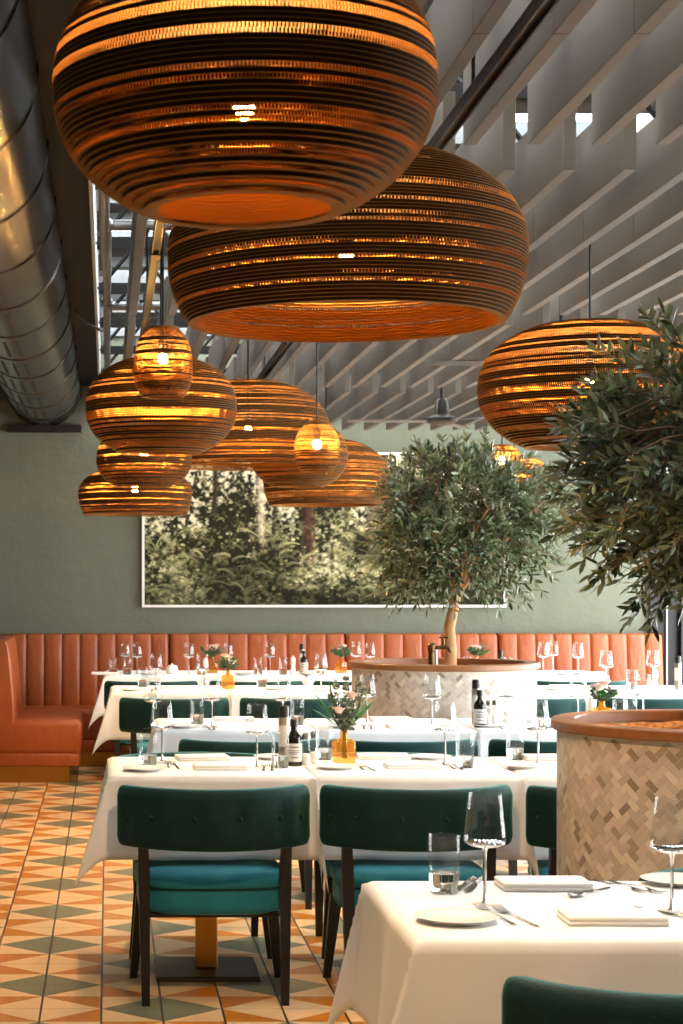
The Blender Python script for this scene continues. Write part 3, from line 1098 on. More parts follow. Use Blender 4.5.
# ------------------------------------------------------------------ chairs
def chair_proto():
    t = thing('dining_chair', '', 'chair')
    # seat: soft D-shaped cushion with piping line
    seat = MB()
    rows = []
    n = 48
    prof = [(0.0, 0.296), (0.85, 0.298), (0.955, 0.308), (0.972, 0.335), (0.970, 0.378), (0.955, 0.388), (1.0, 0.397), (1.008, 0.412), (0.985, 0.430), (0.92, 0.443), (0.7, 0.450), (0.35, 0.453), (0.0, 0.454)]

    def outline(a):
        c, s = math.cos(a), math.sin(a)
        ex = 2 / 4.2
        x = 0.268 * math.copysign(abs(c) ** ex, c)
        y = 0.222 * math.copysign(abs(s) ** (ex if s > 0 else 2 / 2.8), s) - 0.012
        return x, y
    P = []
    for (q, z) in prof:
        P.append([(outline(2 * PI * k / n)[0] * q, outline(2 * PI * k / n)[1] * q, z) for k in range(n + 1)])
    seat.grid(P)
    seat.build('seat', 'velvet_seat_lit', t, sharp=80)
    pip = MB()
    pts = [(outline(2 * PI * k / n)[0] * 0.968, outline(2 * PI * k / n)[1] * 0.968, 0.389) for k in range(n + 1)]
    pip.tube(pts, 0.005, 6, cap=False)
    pip.build('piping', 'velvet', t)
    # curved backrest
    btn = [(-0.278, 0.64), (-0.205, 0.645), (-0.072, 0.645), (0.072, 0.645), (0.205, 0.645), (0.278, 0.64)]

    def bx(u):                       # plan curve, u in -1..1
        x = 0.314 * math.sin(u * 1.12) / math.sin(1.12)
        y = -0.335 + 0.185 * (1 - math.cos(u * 1.12)) / (1 - math.cos(1.12))
        return x, y
    bk = MB()
    nu, nv = 72, 30
    P = []
    for i in range(nu + 1):
        u = -1 + 2 * i / nu
        x, y = bx(u)
        x2, y2 = bx(u + 0.01)
        tx, ty = x2 - x, y2 - y
        l = math.hypot(tx, ty)
        nx, ny_ = ty / l, -tx / l     # outward (towards the back, -y)
        endk = max(0.0, (abs(u) - 0.93) / 0.07)
        sc_ = math.sqrt(max(0.0, 1 - endk ** 2)) if endk > 0 else 1.0
        hz = 0.105 * (0.90 + 0.10 * sc_)
        ht = 0.030 * (0.12 + 0.88 * sc_)
        zc = 0.640
        row = []
        for j in range(nv + 1):
            a = 2 * PI * j / nv
            c, s = math.cos(a), math.sin(a)
            e = 0.26
            oz = hz * math.copysign(abs(s) ** e, s)
            on = ht * math.copysign(abs(c) ** 0.6, c)
            if c > 0:
                on += 0.010 * (1 - (oz / hz) ** 2) * sc_
            # tufting dimples on the outer face
            for (bx_, bz_) in btn:
                if c > -0.2:
                    pass
            X, Y, Z = x + nx * on, y + ny_ * on, zc + oz
            dsum = 0
            for (bx_, bz_) in btn:
                d2 = ((x - bx_) / 0.026) ** 2 + ((Z - bz_) / 0.024) ** 2
                dsum = max(dsum, math.exp(-d2))
                d3 = ((x - bx_) / 0.010) ** 2
                if Z < bz_:
                    dsum = max(dsum, 0.18 * math.exp(-d3) * max(0, 1 - (bz_ - Z) / 0.1))
            sgn = 1 if c > 0 else -1
            X -= nx * 0.017 * dsum * sgn
            Y -= ny_ * 0.017 * dsum * sgn
            row.append((X, Y, Z))
        P.append(row)
    bk.grid(P)
    bk.add(P[0][:-1], [tuple(range(nv))])
    bk.add(P[-1][:-1], [tuple(reversed(range(nv)))])
    b = bk.build('backrest', 'velvet', t, sharp=80)
    for (bx_, bz_) in btn:
        u = math.asin(max(-1, min(1, bx_ / 0.314 * math.sin(1.12)))) / 1.12
        x, y = bx(u)
        x2, y2 = bx(u + 0.01)
        l = math.hypot(x2 - x, y2 - y)
        nx, ny_ = (y2 - y) / l, -(x2 - x) / l
        MB().ball((x + nx * 0.025, y + ny_ * 0.025, bz_), 0.009, 10).build('button', 'velvet', b)
    for sx in (-1, 1):
        MB().taper((sx * 0.238, -0.262, 0), (sx * 0.243, -0.225, 0.44), 0.0135, 0.0135, 0.020, 0.020).taper((sx * 0.243, -0.225, 0.44), (sx * 0.248, -0.235, 0.60), 0.020, 0.020, 0.016, 0.014).build('leg', 'dark_wood', t, sharp=20)
        MB().taper((sx * 0.266, 0.200, 0), (sx * 0.235, 0.165, 0.31), 0.0135, 0.0135, 0.022, 0.022).build('leg', 'dark_wood', t, sharp=20)
    MB().box(-0.23, 0.23, -0.18, 0.165, 0.285, 0.303, 0.004, 1).build('seat_frame', 'dark_wood', t)
    return t


chair0 = chair_proto()
CF = [True]


def put_chair(x, y, rot, label, group):
    if CF[0]:
        CF[0] = False
        chair0.location = (x, y, 0)
        chair0.rotation_euler = (0, 0, rot)
        chair0['label'] = label
        chair0['group'] = group
    else:
        dup(chair0, (x, y, 0), rot, label, group)


G = 'green velvet dining chairs'
put_chair(1.035, 3.56, 0.0, 'green velvet chair whose back rim shows at the table nearest the camera', G)
put_chair(1.60, 4.38, PI, 'green velvet chair hidden behind the nearest table, facing the camera', G)
put_chair(0.362, 6.755, 0.02, 'fully visible green velvet chair nearest the tiled aisle, second table row', G)
put_chair(1.066, 6.755, 0.0, 'green velvet chair behind the nearest wine glass, second table row', G)
put_chair(1.776, 6.735, 0.0, 'green velvet chair cut off by the nearer planter, second table row', G)
put_chair(0.36, 7.50, PI, 'green velvet chair across the second table row, only its legs showing behind the aisle chair', G)
put_chair(1.10, 7.50, PI, 'green velvet chair across the second table row, beyond the second chair', G)
for r, xs, yy in ((2, (0.65, 1.32, 2.03), 8.66), (3, (0.405, 1.13, 2.56, 3.30, 4.04), 11.685), (4, (0.31, 1.05, 1.79, 3.35), 13.62)):
    for i, xx in enumerate(xs):
        put_chair(xx, yy, random.uniform(-0.03, 0.03), 'green velvet chair at the %s, %s counting from the end bench side' % (ROWN[r], ORD[i]), G)

# ------------------------------------------------------------------ planters and olive trees
def herringbone(R, z0, z1, seed):
    """small marble tiles laid in a 45 degree herringbone round a drum"""
    rng = np.random.default_rng(seed)
    circ = 2 * PI * R
    w = 0.0205
    n_per = max(1, int(round(circ / (2 * w * math.sqrt(2) * 2))))
    mb = MB()
    tones = []
    g = 0.0008
    c45 = math.sqrt(0.5)
    # herringbone of 2:1 bricks on the integer lattice, rotated by 45 degrees
    Hh = z1 - z0
    span = circ + 0.3
    m = int(span / w) + 8
    per = 4
    scale_x = circ / (round(circ / (w * 4 * c45)) * (w * 4 * c45))

    def brick(i, j, horiz):
        x0, y0 = i * w, j * w
        dx, dy = (2 * w, w) if horiz else (w, 2 * w)
        q = [(x0 + g, y0 + g), (x0 + dx - g, y0 + g), (x0 + dx - g, y0 + dy - g), (x0 + g, y0 + dy - g)]
        uv = [((a - b) * c45 * scale_x, (a + b) * c45) for a, b in q]
        cu, cv = sum(p[0] for p in uv) / 4, sum(p[1] for p in uv) / 4
        if cu < 0 or cu >= circ or cv < 0.004 or cv > Hh - 0.004:
            return
        vs = []
        for (uu, vv) in uv:
            a = uu / R
            zz = z0 + min(max(vv, 0.001), Hh - 0.001)
            vs.append(((R + 0.0009) * math.cos(a), (R + 0.0009) * math.sin(a), zz))
        for (uu, vv) in uv:
            a = uu / R
            zz = z0 + min(max(vv, 0.001), Hh - 0.001)
            vs.append(((R - 0.001) * math.cos(a), (R - 0.001) * math.sin(a), zz))
        mb.add(vs, [(0, 1, 2, 3), (0, 4, 5, 1), (1, 5, 6, 2), (2, 6, 7, 3), (3, 7, 4, 0)])
        t = rng.random()
        base = np.array([0.50, 0.43, 0.372]) * rng.uniform(0.82, 1.12)
        if t < 0.11:
            base = np.array([0.29, 0.235, 0.18]) * rng.uniform(0.8, 1.2)
        elif t > 0.8:
            base = np.array([0.60, 0.54, 0.46]) * rng.uniform(0.9, 1.05)
        tones.extend([(*base, 1.0)] * 5)
    for j in range(-int(m), int(2 * m)):
        for i in range(-int(m), int(2 * m)):
            a, b = i * w, j * w
            uu, vv = (a - b) * c45 * scale_x, (a + b) * c45
            if uu < -0.1 or uu > circ + 0.1 or vv < -0.1 or vv > Hh + 0.1:
                continue
            k = (i - j) % 4
            if k == 0:
                brick(i, j, True)
            elif k == 3:
                brick(i, j, False)
    mb.tone = tones
    return mb


def planter(x, y, R, h, label, seed):
    t = thing('round_planter', label, 'planter', (x, y, 0), seed * 0.7)
    Rb = R - 0.018
    MB().lathe([(Rb - 0.05, 0.0), (Rb, 0.0), (Rb, h - 0.03), (Rb - 0.045, h - 0.03), (Rb - 0.045, h - 0.18), (Rb - 0.045, 0.02)], 96, cap=False).build('drum', 'grout', t)
    herringbone(Rb, 0.01, h - 0.034, seed).build('mosaic_tile', 'mosaic', t, smooth=False)
    MB().lathe([(R - 0.075, h - 0.032), (R - 0.004, h - 0.032), (R, h - 0.028), (R, h - 0.004), (R - 0.004, h), (R - 0.071, h), (R - 0.075, h - 0.004), (R - 0.075, h - 0.032)], 96, cap=False).build('rim', 'rim_wood', t)
    # bark fill with a lumpy surface
    g = MB()
    rr = np.linspace(0, Rb - 0.045, 16)
    rng = random.Random(seed)
    g.grid([[(q * math.cos(a), q * math.sin(a), h - 0.045 + (rng.uniform(-0.012, 0.016) if 0 < q else 0)) for a in np.linspace(0, 2 * PI, 65)[:-1]] + [(q, 0, h - 0.045)] for q in rr])
    g.build('bark_fill', 'bark', t)
    MB().lathe([(0.0, h - 0.09), (Rb - 0.046, h - 0.09), (Rb - 0.046, h - 0.075), (0, h - 0.075)], 48).build('soil', 'bark', t)


def olive(x, y, z0, trunk_pts, crown, label, n_twigs, seed, leaf_len=0.052):
    rng = random.Random(seed)
    t = thing('olive_tree', label, 'tree', (x, y, z0))
    tr = MB()
    tr.tube(trunk_pts, [0.034 - 0.009 * i / (len(trunk_pts) - 1) for i in range(len(trunk_pts))], 14)
    fork = Vector(trunk_pts[-1])
    tr.ball(fork, 0.03, 12)
    br = MB()
    twigs = MB()
    cx, cy, cz, ax, ay, az = crown
    limbs = []
    for k in range(9):
        a = 2 * PI * k / 9 + rng.uniform(-0.3, 0.3)
        e = rng.uniform(0.2, 1.25)
        tip = Vector((cx + ax * 0.72 * math.cos(a) * math.cos(e), cy + ay * 0.72 * math.sin(a) * math.cos(e), cz + az * 0.65 * math.sin(e) - az * 0.15))
        mid = fork.lerp(tip, 0.5) + Vector((rng.uniform(-.05, .05), rng.uniform(-.05, .05), rng.uniform(0.0, .07)))
        pts = []
        for i in range(7):
            s = i / 6
            pts.append(fork * (1 - s) ** 2 + mid * 2 * s * (1 - s) + tip * s * s)
        br.tube(pts, [0.017 * (1 - 0.75 * i / 6) for i in range(7)], 7)
        limbs.append(pts)
    lv, lf_ = [], []

    def leaf(p, d, L):
        d = d.normalized()
        up = Vector((rng.uniform(-1, 1), rng.uniform(-1, 1), rng.uniform(0.0, 1.6)))
        s = d.cross(up)
        if s.length < 1e-4:
            return
        s.normalize()
        nrm = s.cross(d).normalized()
        w = L * rng.uniform(0.115, 0.165)
        bend = nrm * (L * rng.uniform(-0.16, 0.05))
        o = len(lv)
        for (q, ww) in ((0.0, 0.12), (0.35, 0.95), (0.7, 0.8)):
            c = p + d * (L * q) + bend * q * q
            lv.extend([c - s * w * ww + nrm * w * 0.25 * ww, c, c + s * w * ww + nrm * w * 0.25 * ww])
        lv.append(p + d * L + bend)
        for i in range(2):
            b = o + i * 3
            lf_.extend([(b, b + 1, b + 4, b + 3), (b + 1, b + 2, b + 5, b + 4)])
        lf_.extend([(o + 6, o + 7, o + 9), (o + 7, o + 8, o + 9)])
    lump = [(Vector((rng.gauss(0, 1), rng.gauss(0, 1), rng.gauss(0, 1))).normalized(), rng.uniform(-0.24, 0.14)) for _ in range(20)]
    made = 0
    while made < n_twigs:
        d = Vector((rng.gauss(0, 1), rng.gauss(0, 1), rng.gauss(0, 1))).normalized()
        k = 1.0
        for (q, am) in lump:
            k += am * max(0, d.dot(q) - 0.6) * 2.4
        rr = rng.uniform(0.25, 1.0) ** 0.5 * k
        p = Vector((cx + ax * rr * d.x, cy + ay * rr * d.y, cz + az * rr * d.z))
        if p.z < fork.z - 0.12 + 0.22 * max(0.0, 1 - math.hypot(p.x - fork.x, p.y - fork.y) / 0.3):
            continue
        # nearest limb point to grow from
        best = min((q for pts in limbs for q in pts[2:]), key=lambda q: (q - p).length_squared)
        dirn = ((p - best).normalized() * 0.6 + d * 0.7 + Vector((0, 0, rng.uniform(-0.5, 0.5)))).normalized()
        L = rng.uniform(0.10, 0.19)
        start = p - dirn * L * 0.6
        if rng.random() < 0.33 and (start - best).length < 0.4:
            m_ = best.lerp(start, 0.5) + Vector((0, 0, 0.015))
            twigs.tube([best, m_, start], [0.005, 0.004, 0.003], 4, cap=False)
        pts = [start + dirn * L * s + Vector((0, 0, -0.03 * s * s)) for s in (0, 0.33, 0.66, 1.0)]
        twigs.tube(pts, [0.0028, 0.0024, 0.002, 0.0014], 4, cap=False)
        side = dirn.orthogonal().normalized()
        nl = 7
        for i in range(nl):
            s = (i + 0.5) / nl
            q = start + dirn * L * s + Vector((0, 0, -0.03 * s * s))
            side = Matrix.Rotation(PI / 2 + rng.uniform(-.2, .2), 3, dirn) @ side
            for sg in (-1, 1):
                leaf(q, dirn * 0.75 + side * sg * rng.uniform(0.6, 1.1) + Vector((0, 0, rng.uniform(-0.25, 0.3))), leaf_len * rng.uniform(0.7, 1.2))
        leaf(pts[-1], dirn, leaf_len)
        made += 1
    tk = tr.build('trunk', 'trunk', t)
    br.build('branches', 'trunk', tk)
    f = MB()
    f.v = [tuple(p) for p in lv]
    f.f = lf_
    fo = f.build('foliage', 'leaf', t, sharp=80)
    twigs.build('twigs', 'twig', fo)
    return t


P1 = ((443.5 - VX) * 10.1 / F, 10.1)
P2 = (1.877, 5.84)
planter(P1[0], P1[1], 0.502, 1.023, 'round mosaic planter with wooden rim in the middle, behind the third table row', 1)
planter(P2[0], P2[1], 0.502, 1.023, 'round mosaic planter with wooden rim nearest the camera, behind the nearest table', 2)
s1 = F / 10.1
tx = (450 - 443.5) / s1
olive(P1[0], P1[1], 0.0, [(tx, 0.0, 0.95), (tx + 0.004, 0.0, 1.10), (tx - 0.004, 0, 1.2), (tx + 0.018, 0, 1.30), (tx + 0.035, 0.0, 1.38)],
      (tx + 0.075, 0.0, 1.775, 0.60, 0.48, 0.465), 'olive tree with a slim trunk in the middle planter, in front of the forest picture', 700, 21)
olive(P2[0], P2[1], 0.0, [(0.06, 0.0, 0.95), (0.065, 0.0, 1.15), (0.05, 0.02, 1.3), (0.06, 0.02, 1.45)],
      (0.12, 0.0, 1.83, 0.60, 0.40, 0.52), 'olive tree at the picture edge, its crown cut off, in the nearest planter', 860, 33, 0.056)

# brass tap on the middle planter
tp = thing('garden_tap', 'aged brass garden tap standing inside the rim of the middle planter', 'tap', (P1[0] - 0.115, P1[1] - 0.30, 0.955))
MB().lathe([(0.0, 0.0), (0.019, 0.0), (0.017, 0.02), (0.016, 0.13), (0.021, 0.135), (0.021, 0.165), (0.012, 0.175), (0, 0.175)], 16).build('standpipe', 'aged_brass', tp)
MB().tube([(0.0, 0, 0.15), (0.04, 0, 0.152), (0.07, 0, 0.155), (0.09, 0, 0.148), (0.10, 0, 0.128)], [0.011, 0.010, 0.013, 0.011, 0.009], 12).build('spout', 'aged_brass', tp)
MB().tube([(0.062, 0, 0.155), (0.062, 0, 0.20)], 0.006, 10).tube([(0.04, 0, 0.203), (0.085, 0, 0.203)], 0.005, 10).build('handle', 'aged_brass', tp)
MB().tube([(0.024, 0.01, 0.0), (0.022, 0.01, 0.14)], 0.011, 12).build('feed_pipe', 'pipe', tp)

# ------------------------------------------------------------------ tableware prototypes
def proto(name, cat):
    t = thing(name, '', cat)
    t.location = (0, 0, 0)
    return t


def p_wine():
    t = proto('wine_glass', 'glass')
    bowl = [(0.0425, 0.132), (0.0450, 0.138), (0.0440, 0.150), (0.0395, 0.190), (0.0345, 0.236), (0.0340, 0.2365), (0.0334, 0.236), (0.0384, 0.190), (0.0428, 0.150), (0.0436, 0.139), (0.041, 0.1345)]
    MB().lathe(bowl, 32, cap=False).build('bowl', 'glass', t, sharp=60)
    MB().lathe([(0.0, 0.1285), (0.029, 0.1295), (0.041, 0.1342), (0.0425, 0.1318), (0.030, 0.1245), (0.0075, 0.1215), (0.0042, 0.112), (0.0034, 0.09), (0.0034, 0.03), (0.0055, 0.008), (0.0085, 0.0045), (0.0, 0.0045)], 24, cap=False).build('stem', 'water_glass', t, sharp=60)
    MB().lathe([(0.0085, 0.0045), (0.030, 0.0022), (0.0415, 0.0014), (0.042, 0.0008), (0.0415, 0.0), (0.0, 0.0)], 32, cap=False).build('foot', 'glass', t, sharp=60)
    return t


def p_tumbler():
    t = proto('water_tumbler', 'glass')
    MB().lathe([(0.0334, 0.046), (0.034, 0.052), (0.0345, 0.06), (0.035, 0.085), (0.0345, 0.128), (0.0340, 0.1285), (0.0334, 0.128), (0.034, 0.085), (0.0332, 0.06), (0.0325, 0.053), (0.029, 0.047)], 32, cap=False).build('wall', 'glass', t, sharp=60)
    MB().lathe([(0.0, 0.0), (0.028, 0.0), (0.030, 0.002), (0.0325, 0.03), (0.0334, 0.045), (0.029, 0.0465), (0.0, 0.044)], 32, cap=False).build('thick_foot', 'water_glass', t, sharp=60)
    return t


def p_plate():
    t = proto('side_plate', 'plate')
    MB().lathe([(0.0, 0.003), (0.045, 0.003), (0.047, 0.0), (0.051, 0.0), (0.052, 0.0035), (0.070, 0.0085), (0.082, 0.0125), (0.083, 0.0138), (0.0815, 0.0145), (0.068, 0.0118), (0.052, 0.0072), (0.0, 0.006)], 48, cap=False).build('dish', 'china', t, sharp=60)
    return t


def p_fork():
    t = proto('fork', 'cutlery')
    MB().add(*ribbon([(-0.10, 0.0055, 0.003), (-0.08, 0.0060, 0.002), (-0.03, 0.0042, 0.003), (0.02, 0.003, 0.007), (0.045, 0.004, 0.006), (0.058, 0.0105, 0.0035), (0.070, 0.0118, 0.003)], 0.0022)).build('handle', 'steel', t)
    m = MB()
    for k in range(4):
        xx = -0.0094 + k * 0.00627
        m.add(*ribbon([(0.069, 0.0019, 0.003), (0.09, 0.0017, 0.0045), (0.112, 0.0008, 0.010)], 0.0016, xx))
    m.build('tines', 'steel', t)
    return t


def ribbon(rows, th, x0=0.0):
    """flat metal strip along +y: rows of (y, half width, z)"""
    vs, fs = [], []
    for (yy, w, z) in rows:
        vs += [(x0 - w, yy, z), (x0, yy, z + th * 0.7), (x0 + w, yy, z), (x0, yy, z - th * 0.3)]
    n = len(rows)
    for i in range(n - 1):
        for k in range(4):
            k2 = (k + 1) % 4
            fs.append((i * 4 + k, i * 4 + k2, (i + 1) * 4 + k2, (i + 1) * 4 + k))
    fs.append((3, 2, 1, 0))
    fs.append(tuple((n - 1) * 4 + k for k in range(4)))
    return vs, fs


def p_knife():
    t = proto('table_knife', 'cutlery')
    MB().add(*ribbon([(-0.11, 0.0062, 0.004), (-0.105, 0.0085, 0.004), (-0.06, 0.0078, 0.004), (-0.01, 0.0058, 0.004)], 0.006)).build('handle', 'steel', t)
    MB().add(*ribbon([(-0.01, 0.0055, 0.004), (0.0, 0.0085, 0.003), (0.06, 0.0098, 0.003), (0.095, 0.0085, 0.003), (0.115, 0.001, 0.003)], 0.0016)).build('blade', 'steel', t)
    return t


def p_spoon():
    t = proto('spoon', 'cutlery')
    MB().add(*ribbon([(-0.085, 0.0048, 0.003), (-0.07, 0.0055, 0.003), (-0.02, 0.0035, 0.004), (0.03, 0.0026, 0.007), (0.045, 0.003, 0.006)], 0.0022)).build('handle', 'steel', t)
    bm = bmesh.new()
    bmesh.ops.create_uvsphere(bm, u_segments=20, v_segments=12, radius=1.0)
    MB().bm(bm, Matrix.Translation((0, 0.066, 0.006)) @ Matrix.Diagonal((0.0165, 0.0245, 0.0045, 1))).build('bowl', 'steel', t)
    return t


def p_napkin(w=0.20, d=0.115, k=2):
    t = proto('folded_napkin', 'napkin')
    for i in range(k):
        z0 = 0.0005 + i * 0.0092
        e = 0.0012 * ((i * 7) % 3)
        MB().box(-w / 2 + e, w / 2 - e * 0.5, -d / 2 + e, d / 2 - e, z0, z0 + 0.0098, 0.0045, 3).build('fold', 'napkin', t)
    return t


def p_bottle():
    t = proto('sauce_bottle', 'bottle')
    MB().lathe([(0.0, 0.0), (0.026, 0.0), (0.029, 0.003), (0.0295, 0.10), (0.027, 0.112), (0.013, 0.128), (0.0115, 0.135), (0.0115, 0.150), (0.0, 0.150)], 28).build('glass_body', 'bottle', t, sharp=45)
    MB().lathe([(0.0298, 0.018), (0.0302, 0.018), (0.0302, 0.085), (0.0298, 0.085)], 28, cap=False).build('label', 'label', t)
    MB().lathe([(0.0, 0.147), (0.0145, 0.147), (0.0145, 0.172), (0.013, 0.174), (0.0, 0.174)], 20).build('cap', 'cap', t, sharp=45)
    pr = MB()
    for (z, a0, a1, h) in ((0.070, -0.6, 0.6, 0.004), (0.058, -0.75, 0.75, 0.0022), (0.052, -0.7, 0.7, 0.0022), (0.046, -0.72, 0.5, 0.0022), (0.032, -0.5, 0.5, 0.003)):
        pr.grid([[(0.0305 * math.sin(a), -0.0305 * math.cos(a), zz) for a in np.linspace(a0, a1, 12)] for zz in (z, z + h)])
    pr.build('label_print', 'ink', t)
    return t


def p_tin():
    t = proto('pepper_mill', 'pepper mill')
    MB().lathe([(0.0, 0.0), (0.021, 0.0), (0.021, 0.165), (0.0195, 0.168), (0.0195, 0.170), (0.0, 0.170)], 24).build('barrel', 'tin', t, sharp=40)
    MB().lathe([(0.0, 0.170), (0.019, 0.170), (0.019, 0.205), (0.015, 0.213), (0.0, 0.214)], 24).build('grinder_head', 'cap', t, sharp=40)
    MB().lathe([(0.0213, 0.06), (0.0215, 0.06), (0.0215, 0.14), (0.0213, 0.14)], 24, cap=False).build('paper_band', 'label', t)
    return t


def p_shaker():
    t = proto('salt_shaker', 'shaker')
    MB().lathe([(0.0, 0.0), (0.018, 0.0), (0.020, 0.003), (0.0165, 0.06), (0.0145, 0.098), (0.014, 0.10)], 20, cap=False).build('glass_body', 'glass', t, sharp=50)
    MB().lathe([(0.0, 0.004), (0.0165, 0.004), (0.0145, 0.045), (0.0, 0.047)], 16).build('filling', 'salt', t)
    MB().lathe([(0.0, 0.099), (0.0155, 0.099), (0.0155, 0.112), (0.011, 0.121), (0.0, 0.123)], 20).build('lid', 'steel', t, sharp=50)
    return t


def p_mill():
    t = proto('white_pepper_mill', 'pepper mill')
    MB().lathe([(0.0, 0.0), (0.023, 0.0), (0.023, 0.015), (0.018, 0.035), (0.0155, 0.06), (0.019, 0.08), (0.019, 0.088), (0.0, 0.088)], 20).build('body', 'china', t)
    MB().lathe([(0.0, 0.088), (0.016, 0.09), (0.0195, 0.105), (0.014, 0.122), (0.006, 0.126), (0.006, 0.134), (0.0, 0.136)], 20).build('knob', 'china', t)
    return t


def p_pot():
    t = proto('sugar_pot', 'pot')
    MB().lathe([(0.0, 0.0), (0.032, 0.0), (0.044, 0.012), (0.046, 0.034), (0.040, 0.052), (0.036, 0.055)], 28, cap=False).build('body', 'china', t)
    MB().lathe([(0.038, 0.055), (0.030, 0.064), (0.008, 0.069), (0.008, 0.078), (0.0, 0.08)], 24, cap=False).build('lid', 'china', t)
    MB().tube([(0.03, 0, 0.058), (0.05, 0, 0.075), (0.062, 0.0, 0.086)], [0.002, 0.002, 0.004], 8).build('spoon_handle', 'steel', t)
    return t


def p_vase():
    t = proto('bottle_vase', 'vase')
    MB().box(-0.040, 0.040, -0.03, 0.03, 0.0, 0.088, 0.010, 3).build('body', 'amber', t)
    MB().lathe([(0.022, 0.086), (0.015, 0.094), (0.013, 0.110), (0.017, 0.113), (0.0165, 0.118), (0.013, 0.118)], 18, cap=False).build('neck', 'amber', t)
    return t


PR = dict(wine=p_wine(), tumbler=p_tumbler(), plate=p_plate(), fork=p_fork(), knife=p_knife(), spoon=p_spoon(), napkin=p_napkin(),
          bottle=p_bottle(), tin=p_tin(), shaker=p_shaker(), mill=p_mill(), pot=p_pot(), vase=p_vase())
USED = set()
ITEMS = []          # (kind, row, x, y, z, rot, label)


def put(kind, r, px, py, rot=0.0, label=None, z=None):
    zz = TZ + 0.0012 if z is None else z
    x, y = at(px, py, zz)
    yf = ROWS[r][0]
    y = min(max(y, yf + 0.05), yf + 0.67)
    x = (px - VX) * y / F
    ITEMS.append([kind, r, x, y, zz, rot, label])
    return x, y


# nearest table
put('tumbler', 0, 444, 893, 0, 'water tumbler on the table nearest the camera')
put('wine', 0, 485, 905, 0, 'wine glass standing beside the tumbler on the nearest table')
put('wine', 0, 672, 912, 0, 'wine glass at the picture edge before the nearer planter, on the nearest table')
put('plate', 0, 456, 922, 0, 'side plate at the front corner of the nearest table')
put('plate', 0, 678, 884, 0, 'side plate on the far edge of the nearest table, beside the planter')
put('napkin', 0, 543, 888, 0.0, 'folded white napkin on the far side of the nearest table')
put('napkin', 0, 612, 922, -0.02, 'folded white napkin on the near side of the nearest table')
put('knife', 0, 464, 886, 2.75, 'table knife beside the tumbler on the nearest table, outer one')
put('knife', 0, 474, 886, 2.80, 'table knife under the wine glass on the nearest table, inner one')
put('fork', 0, 497, 917, 0.16, 'fork next to the front side plate on the nearest table')
put('fork', 0, 518, 919, 0.20, 'fork between the other fork and the front napkin on the nearest table')
put('spoon', 0, 591, 893, 2.4, 'dessert spoon lying between the two napkins on the nearest table')
put('fork', 0, 620, 887, 3.5, 'fork lying across from the front napkin, closest to the far napkin')
put('fork', 0, 636, 888, 3.5, 'fork beside the far side plate on the nearest table')
put('knife', 0, 676, 916, 0.55, 'table knife at the foot of the wine glass by the picture edge')

# second row
S = 1
for px, py in ((162, 762), (257, 768), (346, 756), (445, 765), (538, 764)):
    put('wine', S, px, py)
for px, py in ((148, 767), (280, 768), (324, 760), (465, 768), (515, 760)):
    put('tumbler', S, px, py)
for px, py in ((145, 771), (337, 769), (522, 768), (275, 759), (430, 759)):
    put('plate', S, px, py)
for px, py, ro in ((220, 769, 0), (412, 768, 0), (202, 760, 0.12), (383, 759, -0.05), (549, 760, 0)):
    put('napkin', S, px, py, ro)
for px, py in ((168, 766), (176, 767), (264, 769), (272, 769), (360, 768), (369, 769), (450, 767), (459, 768), (527, 759), (536, 759)):
    put('fork', S, px, py, random.uniform(-0.15, 0.15))
put('bottle', S, 294, 766, 0, 'dark sauce bottle with a pale label on the second table row')
put('tin', S, 284, 762, 0, 'tall metal pepper mill beside the dark bottle on the second table row')
put('shaker', S, 306, 766)
put('shaker', S, 314, 764)
put('vase', S, 344, 763, 0.1, 'amber glass bottle vase of eucalyptus on the second table row')

# third row
S = 2
for px, py in ((212, 727), (283, 727), (367, 723), (432, 725), (507, 724), (578, 724), (643, 722), (153, 729)):
    put('wine', S, px, py)
for px, py in ((197, 724), (297, 725), (620, 727), (630, 716), (540, 727)):
    put('tumbler', S, px, py)
for px, py in ((186, 728), (489, 727), (345, 728), (560, 727)):
    put('plate', S, px, py)
for px, py in ((234, 721), (390, 721), (408, 728), (525, 722)):
    put('napkin', S, px, py)
for px, py in ((208, 729), (214, 729), (364, 728), (371, 728), (500, 728), (506, 728)):
    put('fork', S, px, py, random.uniform(-0.15, 0.15))
put('tin', S, 476, 724, 0, 'tall pepper mill with black head before the middle planter')
put('bottle', S, 480, 727, 0, 'sauce bottle with a pale label before the middle planter')
put('shaker', S, 489, 726)
put('shaker', S, 495, 726)
put('vase', S, 602, 726, 0.1, 'amber bottle vase showing above the nearer planter rim')
# fourth row
S = 3
for px, py in ((156, 690), (202, 691), (321, 690), (606, 687), (653, 686)):
    put('wine', S, px, py)
for px, py in ((143, 687), (262, 687), (632, 690)):
    put('tumbler', S, px, py)
for px, py in ((133, 691), (275, 690), (555, 690)):
    put('plate', S, px, py)
for px, py in ((172, 689), (300, 689), (566, 688)):
    put('napkin', S, px, py)
for px, py in ((152, 692), (157, 692), (318, 692), (323, 692)):
    put('fork', S, px, py, random.uniform(-0.1, 0.1))
put('vase', S, 228, 689, 0.1, 'amber bottle vase on the fourth table row')
put('mill', S, 655, 689, 0, 'white pepper mill near the bench end on the fourth table row')
put('tin', S, 678, 690, 0, 'tall pepper mill at the picture edge on the fourth table row')
